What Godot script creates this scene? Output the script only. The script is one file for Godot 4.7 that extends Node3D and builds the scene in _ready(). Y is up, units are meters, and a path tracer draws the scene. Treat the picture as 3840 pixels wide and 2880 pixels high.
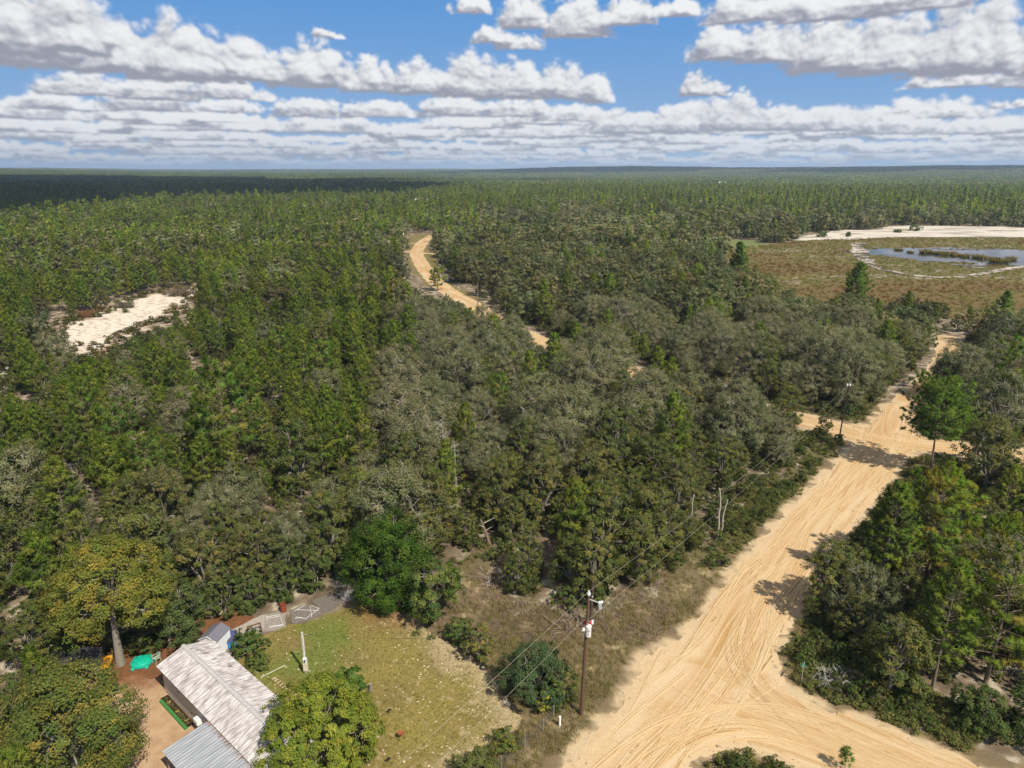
extends Node3D
# A sandy road through scrub woodland seen from about 42 m up; metres, y up, camera looks towards -z.

const EYE := Vector3(0, 42, 0)
var rng := RandomNumberGenerator.new()
var names := {}
var M := {}
var sun_to := Vector3(0.392, 0.766, 0.508)   # towards the sun


class MB:
	var v := PackedVector3Array()
	var n := PackedVector3Array()
	var c := PackedColorArray()
	var uv := PackedVector2Array()

	func tri(a: Vector3, b: Vector3, d: Vector3, nn: Vector3, col: Color) -> void:
		v.push_back(a)
		if (b - a).cross(d - a).dot(nn) > 0.0:
			v.push_back(d); v.push_back(b)
		else:
			v.push_back(b); v.push_back(d)
		n.push_back(nn); n.push_back(nn); n.push_back(nn)
		c.push_back(col); c.push_back(col); c.push_back(col)

	func kite(p: Vector3, d: Vector3, s: Vector3, nn: Vector3, col: Color) -> void:
		tri(p - d, p + s, p + d, nn, col)
		tri(p - d, p - s, p + d, nn, col)

	func quad(a: Vector3, b: Vector3, d: Vector3, e: Vector3, nn: Vector3, col: Color) -> void:
		tri(a, b, d, nn, col)
		tri(a, d, e, nn, col)

	func face(a: Vector3, b: Vector3, d: Vector3, e: Vector3, out: Vector3, col: Color) -> void:
		var nn := (b - a).cross(d - a).normalized()
		if nn.dot(out) < 0.0:
			nn = -nn
		quad(a, b, d, e, nn, col)

	func box(at: Vector3, size: Vector3, col: Color, bas := Basis()) -> void:
		var h := size * 0.5
		for ax in 3:
			for sg in [-1.0, 1.0]:
				var nn := Vector3.ZERO
				nn[ax] = sg
				var p := Vector3.ZERO
				var q := Vector3.ZERO
				p[(ax + 1) % 3] = h[(ax + 1) % 3]
				q[(ax + 2) % 3] = h[(ax + 2) % 3]
				var o := nn * h[ax]
				var w := bas * nn
				quad(at + bas * (o + p + q), at + bas * (o + p - q), at + bas * (o - p - q), at + bas * (o - p + q), w, col)

	func bar(a: Vector3, b: Vector3, w: float, t: float, col: Color) -> void:
		var d := (b - a)
		var z := d.normalized()
		var up := Vector3.UP if absf(z.y) < 0.95 else Vector3.RIGHT
		var x := up.cross(z).normalized()
		box((a + b) * 0.5, Vector3(w, t, d.length()), col, Basis(x, z.cross(x), z))

	func tube(pts: Array, rad: Array, sides: int, col: Color, cap := false) -> void:
		var last_ring := []
		for i in pts.size():
			var p: Vector3 = pts[i]
			var d: Vector3 = (pts[mini(i + 1, pts.size() - 1)] - pts[maxi(i - 1, 0)]).normalized()
			var up := Vector3.UP if absf(d.y) < 0.9 else Vector3.RIGHT
			var x := up.cross(d).normalized()
			var y := d.cross(x)
			var ring := []
			for k in sides:
				var a := TAU * k / sides
				var o := x * cos(a) + y * sin(a)
				ring.append([p + o * float(rad[i]), o])
			if i > 0:
				for k in sides:
					var k2 := (k + 1) % sides
					var A = last_ring[k]; var B = last_ring[k2]; var C = ring[k2]; var D = ring[k]
					smooth_quad(A, B, C, D, col)
			last_ring = ring
			if cap and (i == 0 or i == pts.size() - 1):
				var dd := d if i > 0 else -d
				for k in sides:
					tri(p, ring[k][0], ring[(k + 1) % sides][0], dd, col)

	func smooth_quad(A: Array, B: Array, C: Array, D: Array, col: Color) -> void:
		smooth_tri(A, B, C, col)
		smooth_tri(A, C, D, col)

	func smooth_tri(A: Array, B: Array, C: Array, col: Color) -> void:
		var a: Vector3 = A[0]
		var b: Vector3 = B[0]
		var d: Vector3 = C[0]
		var f := (b - a).cross(d - a)
		var na: Vector3 = A[1]
		var nb: Vector3 = B[1]
		var nd: Vector3 = C[1]
		if f.dot(na + nb + nd) > 0.0:
			v.append_array(PackedVector3Array([a, d, b])); n.append_array(PackedVector3Array([na, nd, nb]))
		else:
			v.append_array(PackedVector3Array([a, b, d])); n.append_array(PackedVector3Array([na, nb, nd]))
		c.push_back(col); c.push_back(col); c.push_back(col)

	func lathe(at: Vector3, prof: Array, sides: int, col: Color, bas := Basis()) -> void:
		# prof: [radius, height] pairs from bottom to top
		for i in prof.size() - 1:
			var r0: float = prof[i][0]; var y0: float = prof[i][1]
			var r1: float = prof[i + 1][0]; var y1: float = prof[i + 1][1]
			var nn := Vector2(y1 - y0, r0 - r1).normalized()
			for k in sides:
				var a := TAU * k / sides
				var b := TAU * (k + 1) / sides
				var da := Vector3(cos(a), 0, sin(a))
				var db := Vector3(cos(b), 0, sin(b))
				var na := bas * (da * nn.x + Vector3.UP * nn.y)
				var nb := bas * (db * nn.x + Vector3.UP * nn.y)
				smooth_quad([at + bas * (da * r0 + Vector3.UP * y0), na], [at + bas * (db * r0 + Vector3.UP * y0), nb], [at + bas * (db * r1 + Vector3.UP * y1), nb], [at + bas * (da * r1 + Vector3.UP * y1), na], col)

	func mesh(mat: Material) -> ArrayMesh:
		var arr := []
		arr.resize(Mesh.ARRAY_MAX)
		arr[Mesh.ARRAY_VERTEX] = v
		arr[Mesh.ARRAY_NORMAL] = n
		arr[Mesh.ARRAY_COLOR] = c
		if uv.size() == v.size():
			arr[Mesh.ARRAY_TEX_UV] = uv
		var m := ArrayMesh.new()
		m.add_surface_from_arrays(Mesh.PRIMITIVE_TRIANGLES, arr)
		m.surface_set_material(0, mat)
		return m


func numbered(called: String) -> String:
	var k: int = names.get(called, 0)
	names[called] = k + 1
	return called if k == 0 else "%s_%03d" % [called, k]


func tag(o: Node, label: String, category: String, group := "", kind := "") -> void:
	if label: o.set_meta("label", label)
	if category: o.set_meta("category", category)
	if group: o.set_meta("group", group)
	if kind: o.set_meta("kind", kind)


func obj(called: String, m: Mesh, parent: Node = self, at := Vector3.ZERO) -> MeshInstance3D:
	var o := MeshInstance3D.new()
	o.name = numbered(called) if parent == self else called
	o.mesh = m
	o.position = at
	parent.add_child(o, true)
	return o


func part(called: String, mb: MB, mat: Material, parent: Node) -> MeshInstance3D:
	return obj(called, mb.mesh(mat), parent)


func thing(called: String, label: String, category: String, at := Vector3.ZERO, turn := 0.0, group := "") -> Node3D:
	var o := Node3D.new()
	o.name = numbered(called)
	add_child(o)
	o.position = at
	o.rotation.y = turn
	tag(o, label, category, group)
	return o


func struct(called: String, m: Mesh) -> MeshInstance3D:
	var o := obj(called, m)
	o.set_meta("kind", "structure")
	return o


func L(r: float, g: float, b: float) -> Color:
	return Color(r, g, b)


func fn(sd: int, freq: float, oct := 4, ridged := false) -> FastNoiseLite:
	var f := FastNoiseLite.new()
	f.seed = sd
	f.frequency = freq
	f.noise_type = FastNoiseLite.TYPE_SIMPLEX_SMOOTH
	f.fractal_type = FastNoiseLite.FRACTAL_RIDGED if ridged else FastNoiseLite.FRACTAL_FBM
	f.fractal_octaves = oct
	return f


func noise_tex(sd: int, freq: float, oct: int, ramp: Array, size := 512, normal := 0.0) -> NoiseTexture2D:
	var t := NoiseTexture2D.new()
	t.width = size
	t.height = size
	t.seamless = true
	t.noise = fn(sd, freq, oct)
	if normal > 0.0:
		t.as_normal_map = true
		t.bump_strength = normal
	else:
		var g := Gradient.new()
		g.offsets = PackedFloat32Array(ramp.map(func(r): return r[0]))
		g.colors = PackedColorArray(ramp.map(func(r): return r[1].linear_to_srgb()))
		t.color_ramp = g
	return t


func grey(v: float) -> Color:
	return Color(v, v, v)


func mat(key: String, albedo: Color, rough := 0.85, vertex := true) -> StandardMaterial3D:
	var m := StandardMaterial3D.new()
	m.resource_name = key
	m.albedo_color = albedo.linear_to_srgb()
	m.roughness = rough
	m.metallic_specular = 0.35
	m.vertex_color_use_as_albedo = vertex
	m.cull_mode = BaseMaterial3D.CULL_DISABLED
	M[key] = m
	return m


func world_tex(m: StandardMaterial3D, t: Texture2D, metres: float, detail: Texture2D = null, detail_metres := 1.0) -> void:
	m.albedo_texture = t
	m.uv1_triplanar = true
	m.uv1_world_triplanar = true
	m.uv1_scale = Vector3.ONE / metres
	if detail:
		m.detail_enabled = true
		m.detail_albedo = detail
		m.detail_blend_mode = BaseMaterial3D.BLEND_MODE_MUL
		m.detail_uv_layer = BaseMaterial3D.DETAIL_UV_2
		m.uv2_triplanar = true
		m.uv2_world_triplanar = true
		m.uv2_scale = Vector3.ONE / detail_metres


# ---------------------------------------------------------------- distances on the ground
func seg_d(p: Vector2, a: Vector2, b: Vector2) -> float:
	var ab := b - a
	var t := clampf((p - a).dot(ab) / ab.length_squared(), 0.0, 1.0)
	return p.distance_to(a + ab * t)


func line_d(p: Vector2, pts: PackedVector2Array) -> float:
	var best := 1e9
	for i in pts.size() - 1:
		best = minf(best, seg_d(p, pts[i], pts[i + 1]))
	return best


func line_at(p: Vector2, pts: PackedVector2Array) -> Vector2:
	# (distance along, signed distance across) of the nearest point
	var best := 1e9
	var res := Vector2.ZERO
	var run := 0.0
	for i in pts.size() - 1:
		var a := pts[i]
		var ab := pts[i + 1] - a
		var l := ab.length()
		var t := clampf((p - a).dot(ab) / (l * l), 0.0, 1.0)
		var q := a + ab * t
		var d := p.distance_to(q)
		if d < best:
			best = d
			res = Vector2(run + t * l, d * signf(ab.cross(p - a)))
		run += l
	return res


func poly_d(p: Vector2, pts: PackedVector2Array) -> float:
	var d := 1e9
	for i in pts.size():
		d = minf(d, seg_d(p, pts[i], pts[(i + 1) % pts.size()]))
	return -d if Geometry2D.is_point_in_polygon(p, pts) else d


func smin(a: float, b: float, k: float) -> float:
	var h := clampf(0.5 + 0.5 * (b - a) / k, 0.0, 1.0)
	return lerpf(b, a, h) - k * h * (1.0 - h)


func smooth_line(raw: Array, per := 5) -> PackedVector2Array:
	var o := PackedVector2Array()
	for i in raw.size() - 1:
		var a: Vector2 = raw[maxi(i - 1, 0)]
		var b: Vector2 = raw[i]
		var d: Vector2 = raw[i + 1]
		var e: Vector2 = raw[mini(i + 2, raw.size() - 1)]
		for k in per:
			o.push_back(b.cubic_interpolate(d, a, e, float(k) / per))
	o.push_back(raw[-1])
	return o


func V(flat: Array) -> Array:
	var o := []
	for i in flat.size() / 2:
		o.append(Vector2(flat[i * 2], flat[i * 2 + 1]))
	return o


func sheet(lo: Vector2, hi: Vector2, cell: float, sdf: Callable, look: Callable, mat_: Material) -> ArrayMesh:
	# look(x, z, d) -> [height, colour]; the outline is where sdf is 0
	var nx := int((hi.x - lo.x) / cell) + 1
	var nz := int((hi.y - lo.y) / cell) + 1
	var S := PackedFloat32Array(); S.resize(nx * nz)
	var Y := PackedFloat32Array(); Y.resize(nx * nz)
	var C := PackedColorArray(); C.resize(nx * nz)
	S.fill(99.0)
	for j in nz:
		var i := -1
		while i < nx - 1:
			i += 1
			var x := lo.x + i * cell
			var z := lo.y + j * cell
			var d: float = sdf.call(x, z)
			S[j * nx + i] = d
			if d > 4.0 + cell * 3.0 and cell < 1.0:
				i += int((d - 3.0) * 0.7 / cell)
				continue
			if d < cell * 2.0:
				var q: Array = look.call(x, z, d)
				Y[j * nx + i] = q[0]
				C[j * nx + i] = q[1]
	var mb := MB.new()
	for j in nz - 1:
		for i in nx - 1:
			var ids := [j * nx + i, j * nx + i + 1, (j + 1) * nx + i + 1, (j + 1) * nx + i]
			var inside := 0
			for k in ids:
				if S[k] < 0.0: inside += 1
			if inside == 0: continue
			var P := []
			for k in 4:
				var a: int = ids[k]
				var b: int = ids[(k + 1) % 4]
				var pa := Vector3(lo.x + (a % nx) * cell, Y[a], lo.y + (a / nx) * cell)
				if S[a] < 0.0:
					P.append([pa, sheet_n(Y, S, a, nx, nz, cell), C[a]])
				if (S[a] < 0.0) != (S[b] < 0.0):
					var t := S[a] / (S[a] - S[b])
					var pb := Vector3(lo.x + (b % nx) * cell, Y[b], lo.y + (b / nx) * cell)
					var e := pa.lerp(pb, t)
					P.append([e, Vector3.UP, C[a].lerp(C[b], t)])
			for k in range(1, P.size() - 1):
				for q in [P[0], P[k], P[k + 1]]:
					mb.v.push_back(q[0]); mb.n.push_back(q[1]); mb.c.push_back(q[2])
	return mb.mesh(mat_)


func sheet_n(Y: PackedFloat32Array, S: PackedFloat32Array, a: int, nx: int, nz: int, cell: float) -> Vector3:
	var i := a % nx
	var j := a / nx
	if i == 0 or j == 0 or i == nx - 1 or j == nz - 1: return Vector3.UP
	var lim := cell * 2.0
	if S[a - 1] > lim or S[a + 1] > lim or S[a - nx] > lim or S[a + nx] > lim: return Vector3.UP
	return Vector3(Y[a - 1] - Y[a + 1], 2.0 * cell, Y[a - nx] - Y[a + nx]).normalized()

# ---------------------------------------------------------------- plants
func rdir(r: RandomNumberGenerator) -> Vector3:
	var y := r.randf_range(-1.0, 1.0)
	var a := r.randf() * TAU
	var q := sqrt(1.0 - y * y)
	return Vector3(q * cos(a), y, q * sin(a))


func jit(col: Color, r: RandomNumberGenerator, amt: float) -> Color:
	var k := 1.0 + r.randf_range(-amt, amt)
	return Color(col.r * k * (1.0 + r.randf_range(-0.1, 0.1)), col.g * k, col.b * k)


# A broadleaf tree: P.h height, P.r crown radius, P.base crown base, P.lobes, P.leaves, P.ls leaf size, P.cols leaf colours, P.twigs, P.bark, P.twig
func broadleaf(sd: int, P: Dictionary) -> Array:
	var r := RandomNumberGenerator.new()
	r.seed = sd
	var wood := MB.new()
	var leaf := MB.new()
	var h: float = P.h
	var R: float = P.r
	var base: float = P.base
	var ch := h - base
	var lobes := []
	var nl: int = P.lobes
	for i in nl:
		var a := i * 2.4 + r.randf() * 0.8
		var q := sqrt((i + 0.3) / nl)
		var lr := R * r.randf_range(0.27, 0.44)
		var cy := base + ch * (0.30 + 0.62 * (1.0 - q * q) * r.randf_range(0.75, 1.05) + r.randf_range(-0.1, 0.1))
		var c := Vector3(cos(a) * q * (R - lr * 0.6), minf(cy, h - lr * 0.8), sin(a) * q * (R - lr * 0.6))
		lobes.append([c, lr])
	var extra: int = P.get("skirt", 3)
	for i in extra:
		var a := r.randf() * TAU
		var lr := R * r.randf_range(0.22, 0.34)
		lobes.append([Vector3(cos(a) * (R * 0.62), base + ch * r.randf_range(0.05, 0.3), sin(a) * (R * 0.62)), lr])
	# wood
	var bark: Color = P.bark
	var twig: Color = P.twig
	var sway := Vector3(r.randf_range(-0.3, 0.3), 0, r.randf_range(-0.3, 0.3))
	var fork := Vector3(sway.x, base + ch * 0.22, sway.z)
	var tr: float = P.get("tr", 0.022 * h)
	var sides: int = P.get("sides", 6)
	wood.tube([Vector3(0, -0.2, 0), Vector3(sway.x * 0.4, fork.y * 0.5, sway.z * 0.4), fork], [tr * 1.5, tr, tr * 0.8], sides, bark)
	for l in lobes:
		var c: Vector3 = l[0]
		var mid := fork.lerp(c, 0.5) + Vector3(r.randf_range(-0.3, 0.3), ch * 0.08, r.randf_range(-0.3, 0.3))
		var tip: Vector3 = c + (c - fork).normalized() * float(l[1]) * 0.55
		wood.tube([fork - Vector3(0, 0.3, 0), mid, c, tip], [tr * 0.6, tr * 0.42, tr * 0.25, tr * 0.06], maxi(3, sides - 2), bark.lerp(twig, 0.3))
		if P.twigs > 0:
			for k in 4:
				var e: Vector3 = c + rdir(r) * float(l[1]) * r.randf_range(0.8, 1.08)
				wood.tube([c.lerp(mid, r.randf() * 0.4), c.lerp(e, 0.5) + rdir(r) * 0.2, e], [minf(tr * 0.2, 0.035), minf(tr * 0.13, 0.022), 0.008], 3, twig)
	# leaf clumps
	var cols: Array = P.cols
	var ls: float = P.ls
	var clumps := []
	var clr: float = P.get("clr", 0.13) * R
	var want: int = P.get("clumps", 260)
	var guard := 0
	while clumps.size() < want and guard < want * 6:
		guard += 1
		var l: Array = lobes[r.randi() % lobes.size()]
		var d := rdir(r)
		if d.y < -0.35 and r.randf() < 0.75: continue
		var p: Vector3 = l[0] + d * float(l[1]) * r.randf_range(0.82, 1.04)
		var hid := false
		for o in lobes:
			if o != l and p.distance_to(o[0]) < float(o[1]) * 0.72:
				hid = true
				break
		if hid and r.randf() < 0.85: continue
		var outw: Vector3 = (d * 0.7 + (p - Vector3(0, base + ch * 0.3, 0)).normalized() * 0.5).normalized()
		clumps.append([p, outw, cols[r.randi() % cols.size()], clr * r.randf_range(0.6, 1.25)])
	var per := int(P.leaves / float(clumps.size()))
	for cl in clumps:
		var col: Color = jit(cl[2], r, 0.16)
		for k in per:
			var off := rdir(r) * pow(r.randf(), 0.45) * float(cl[3])
			off.y *= 0.75
			var p: Vector3 = cl[0] + off
			var nn: Vector3 = (cl[1] * 0.7 + off / float(cl[3]) * 0.5 + rdir(r) * 0.42 + Vector3(0, 0.2, 0)).normalized()
			var d := nn.cross(rdir(r)).normalized()
			var s := nn.cross(d)
			var sc := ls * r.randf_range(0.65, 1.25)
			leaf.kite(p, d * sc * 0.5, s * sc * 0.3, nn, jit(col, r, 0.2) * 1.1)
	# pale outer twigs
	for k in int(P.twigs):
		var cl: Array = clumps[r.randi() % clumps.size()]
		var p: Vector3 = cl[0]
		var d: Vector3 = (cl[1] * 0.6 + rdir(r)).normalized()
		var len := R * r.randf_range(0.07, 0.2)
		var s := d.cross(rdir(r)).normalized() * float(P.get("tw", 0.02))
		var q := p + d * len * 0.6 + rdir(r) * len * 0.2
		var nn: Vector3 = (cl[1] + Vector3.UP * 0.3 + rdir(r) * 0.3).normalized()
		var tc := jit(twig, r, 0.25)
		wood.tri(p - s - d * len * 0.4, p + s - d * len * 0.4, q, nn, tc)
		wood.tri(q - s * 0.5, q + s * 0.5, q + (d + rdir(r) * 0.9) * len * 0.6, nn, tc)
	# hanging moss
	for k in int(P.get("moss", 0)):
		var cl: Array = clumps[r.randi() % clumps.size()]
		var p: Vector3 = cl[0] + rdir(r) * 0.3
		var len := r.randf_range(0.3, 0.8)
		var s := rdir(r) * 0.035
		s.y = 0
		leaf.tri(p - s, p + s, p + Vector3(r.randf_range(-0.1, 0.1), -len, r.randf_range(-0.1, 0.1)), (cl[1] + rdir(r) * 0.4).normalized(), jit(P.get("mosscol", L(0.2, 0.205, 0.15)), r, 0.2))
	return [wood, leaf]


# A pine: P.h, P.r, P.base, P.levels, P.per branches per level, P.tufts, P.needles, P.nl, P.nw, P.cols
func pine(sd: int, P: Dictionary) -> Array:
	var r := RandomNumberGenerator.new()
	r.seed = sd
	var wood := MB.new()
	var leaf := MB.new()
	var h: float = P.h
	var base: float = P.base
	var lean := Vector3(r.randf_range(-0.5, 0.5), 0, r.randf_range(-0.5, 0.5))
	var trunk := func(y: float) -> Vector3: return Vector3(0, y, 0) + lean * pow(y / h, 1.5)
	var tr: float = P.get("tr", 0.013 * h)
	var tp := []
	var rr := []
	for k in 6:
		var y := h * k / 5.0
		tp.append(trunk.call(y) - (Vector3(0, 0.2, 0) if k == 0 else Vector3.ZERO))
		rr.append(lerpf(tr, 0.02, pow(k / 5.0, 0.8)))
	wood.tube(tp, rr, P.get("sides", 6), P.bark)
	var cols: Array = P.cols
	var levels: int = P.levels
	var flat: float = P.get("flat", 0.0)
	for i in levels:
		var t := (i + r.randf() * 0.8) / levels
		var y := base + (h - base) * t
		var prof := pow(1.0 - t, 0.7) * (0.5 + 0.5 * minf(1.0, t * 3.5)) if flat == 0.0 else sqrt(maxf(0.05, 1.0 - pow(absf(t - 0.45) / 0.58, 2.0)))
		var nb: int = P.per
		if t > 0.85: nb = maxi(3, nb - 2)
		var a0 := r.randf() * TAU
		for b in nb:
			if r.randf() < 0.1: continue
			var a := a0 + TAU * b / nb + r.randf_range(-0.35, 0.35)
			var len: float = P.r * prof * r.randf_range(0.55, 1.12) + 0.25
			var el := deg_to_rad(lerpf(P.get("el0", 8.0), P.get("el1", 50.0), t) + r.randf_range(-10, 10))
			var o: Vector3 = trunk.call(y)
			var d := Vector3(cos(a) * cos(el), sin(el), sin(a) * cos(el))
			var side := Vector3(-sin(a), 0, cos(a))
			var e := o + d * len + Vector3(0, len * 0.16, 0)
			var m := o + d * len * 0.5 - Vector3(0, len * 0.02, 0)
			wood.tube([o, m, e], [tr * 0.28 * (1.0 - t * 0.5), tr * 0.18, tr * 0.05], 3, P.bark)
			var col: Color = jit(cols[r.randi() % cols.size()], r, 0.15)
			var tufts: int = maxi(2, int(P.tufts * (0.45 + 0.55 * prof)))
			for q in tufts:
				var s := 1.0 - pow(r.randf(), 1.5) * 0.68
				var wide := len * (1.08 - s) * 0.55
				var p := (o.lerp(m, s * 2.0) if s < 0.5 else m.lerp(e, s * 2.0 - 1.0)) + side * r.randf_range(-wide, wide) + Vector3(0, r.randf_range(-0.05, 0.22), 0)
				var outw := (d * 0.6 + Vector3(0, 0.65, 0)).normalized()
				for k in int(P.needles):
					var nd := (rdir(r) + d * 0.55 + Vector3(0, 0.45, 0)).normalized()
					var sd2 := nd.cross(rdir(r)).normalized() * float(P.nw) * 0.5
					var nn := (outw * 0.85 + nd * 0.4 + rdir(r) * 0.25).normalized()
					leaf.tri(p - sd2, p + sd2, p + nd * float(P.nl) * r.randf_range(0.7, 1.15), nn, jit(col, r, 0.22) * 1.14)
	# leader
	for q in int(P.tufts):
		var p: Vector3 = trunk.call(h - r.randf() * 0.5)
		for k in int(P.needles):
			var nd := (rdir(r) + Vector3(0, 0.7, 0)).normalized()
			var sd2 := nd.cross(rdir(r)).normalized() * float(P.nw) * 0.5
			leaf.tri(p - sd2, p + sd2, p + nd * float(P.nl), (nd + Vector3.UP * 0.5).normalized(), jit(cols[0], r, 0.2))
	return [wood, leaf]


# A bare dead tree
func bare(sd: int, h: float, spread: float, col: Color, count := 26, snag := false) -> MB:
	var r := RandomNumberGenerator.new()
	r.seed = sd
	var w := MB.new()
	var lean := Vector3(r.randf_range(-0.6, 0.6), 0, r.randf_range(-0.4, 0.4))
	var pts := []
	var rad := []
	for k in 7:
		var t := k / 6.0
		pts.append(Vector3(0, h * t - 0.15, 0) + lean * t * t + Vector3(r.randf_range(-0.1, 0.1), 0, r.randf_range(-0.1, 0.1)))
		rad.append(lerpf(0.02 * h, 0.012 * h if snag else 0.015, t))
	w.tube(pts, rad, 7, col, true)
	for i in count:
		var t := r.randf_range(0.3, 0.98)
		var k := int(t * 6)
		var o: Vector3 = pts[k].lerp(pts[mini(k + 1, 6)], t * 6 - k)
		var a := r.randf() * TAU
		var len := spread * (1.15 - t) * r.randf_range(0.5, 1.1)
		var d := Vector3(cos(a), r.randf_range(0.1, 0.9), sin(a)).normalized()
		var m := o + d * len * 0.5 + rdir(r) * len * 0.1
		var e := o + d * len + Vector3(0, r.randf_range(-0.15, 0.25) * len, 0) + rdir(r) * len * 0.12
		w.tube([o, m, e], [0.05, 0.03, 0.012], 4, jit(col, r, 0.15))
		for q in 5:
			var b: Vector3 = m.lerp(e, r.randf())
			var dd := (d + rdir(r) * 0.9).normalized()
			w.tube([b, b + dd * len * 0.18, b + dd * len * 0.34 + rdir(r) * 0.1], [0.02, 0.013, 0.006], 3, jit(col, r, 0.2))
	return w


func tree_proto(called: String, pair: Array, lm: Material) -> Node3D:
	var o := Node3D.new()
	o.name = called
	obj("trunk", pair[0].mesh(M.bark), o)
	obj("crown", pair[1].mesh(lm), o)
	return o


func plant(proto: Node3D, called: String, at: Vector3, turn: float, sc: Vector3, label: String, category: String, group := "", tint: Material = null) -> Node3D:
	var o: Node3D = proto.duplicate()
	o.name = numbered(called)
	add_child(o)
	o.position = at
	o.rotation.y = turn
	o.scale = sc
	if tint:
		o.get_node("crown").material_override = tint
	tag(o, label, category, group)
	return o


func merged(pair: Array, m: Material) -> ArrayMesh:
	var mb := MB.new()
	for q in pair:
		mb.v.append_array(q.v); mb.n.append_array(q.n); mb.c.append_array(q.c)
	return mb.mesh(m)


func scatter(called: String, mesh: Mesh, xf: Array, cols: PackedColorArray, parent: Node) -> MultiMeshInstance3D:
	var mm := MultiMesh.new()
	mm.transform_format = MultiMesh.TRANSFORM_3D
	mm.use_colors = true
	mm.mesh = mesh
	mm.instance_count = xf.size()
	for i in xf.size():
		mm.set_instance_transform(i, xf[i])
		mm.set_instance_color(i, cols[i])
	var o := MultiMeshInstance3D.new()
	o.name = numbered(called) if parent == self else called
	o.multimesh = mm
	parent.add_child(o, true)
	o.set_meta("kind", "stuff")
	return o


func tuft_mesh(sd: int, blades: int, h: float, spread: float, cols: Array, w: float, m: Material) -> ArrayMesh:
	var r := RandomNumberGenerator.new()
	r.seed = sd
	var mb := MB.new()
	for i in blades:
		var a := r.randf() * TAU
		var o := Vector3(cos(a), 0, sin(a)) * spread * r.randf() * 0.5
		var d := (Vector3(cos(a), 0, sin(a)) * r.randf_range(0.2, 1.0) + Vector3(0, 1.0, 0)).normalized()
		var s := Vector3(-sin(a), 0, cos(a)) * w
		var hh := h * r.randf_range(0.5, 1.1)
		mb.tri(o - s, o + s, o + d * hh, (d.cross(s).normalized() * 0.3 + Vector3.UP).normalized(), jit(cols[r.randi() % cols.size()], r, 0.2))
	return mb.mesh(m)

# ---------------------------------------------------------------- sky
var sky_rows := []
var sky_bill: FastNoiseLite
var sky_fbm: FastNoiseLite
var sky_lines := []
const SW := 4096
const SH := 2048


func cloud_row(blobs: Array, s: float, sd: float) -> void:
	# blobs: [azimuth, base elevation, half width, height] in degrees
	var buckets := []
	buckets.resize(360)
	for i in 360: buckets[i] = []
	for b in blobs:
		var reach := int(b[2] * 1.5) + 3
		for k in range(-reach, reach + 1):
			buckets[posmod(int(floor(b[0])) + k, 360)].append(b)
	sky_rows.append([buckets, s, sd])


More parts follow.
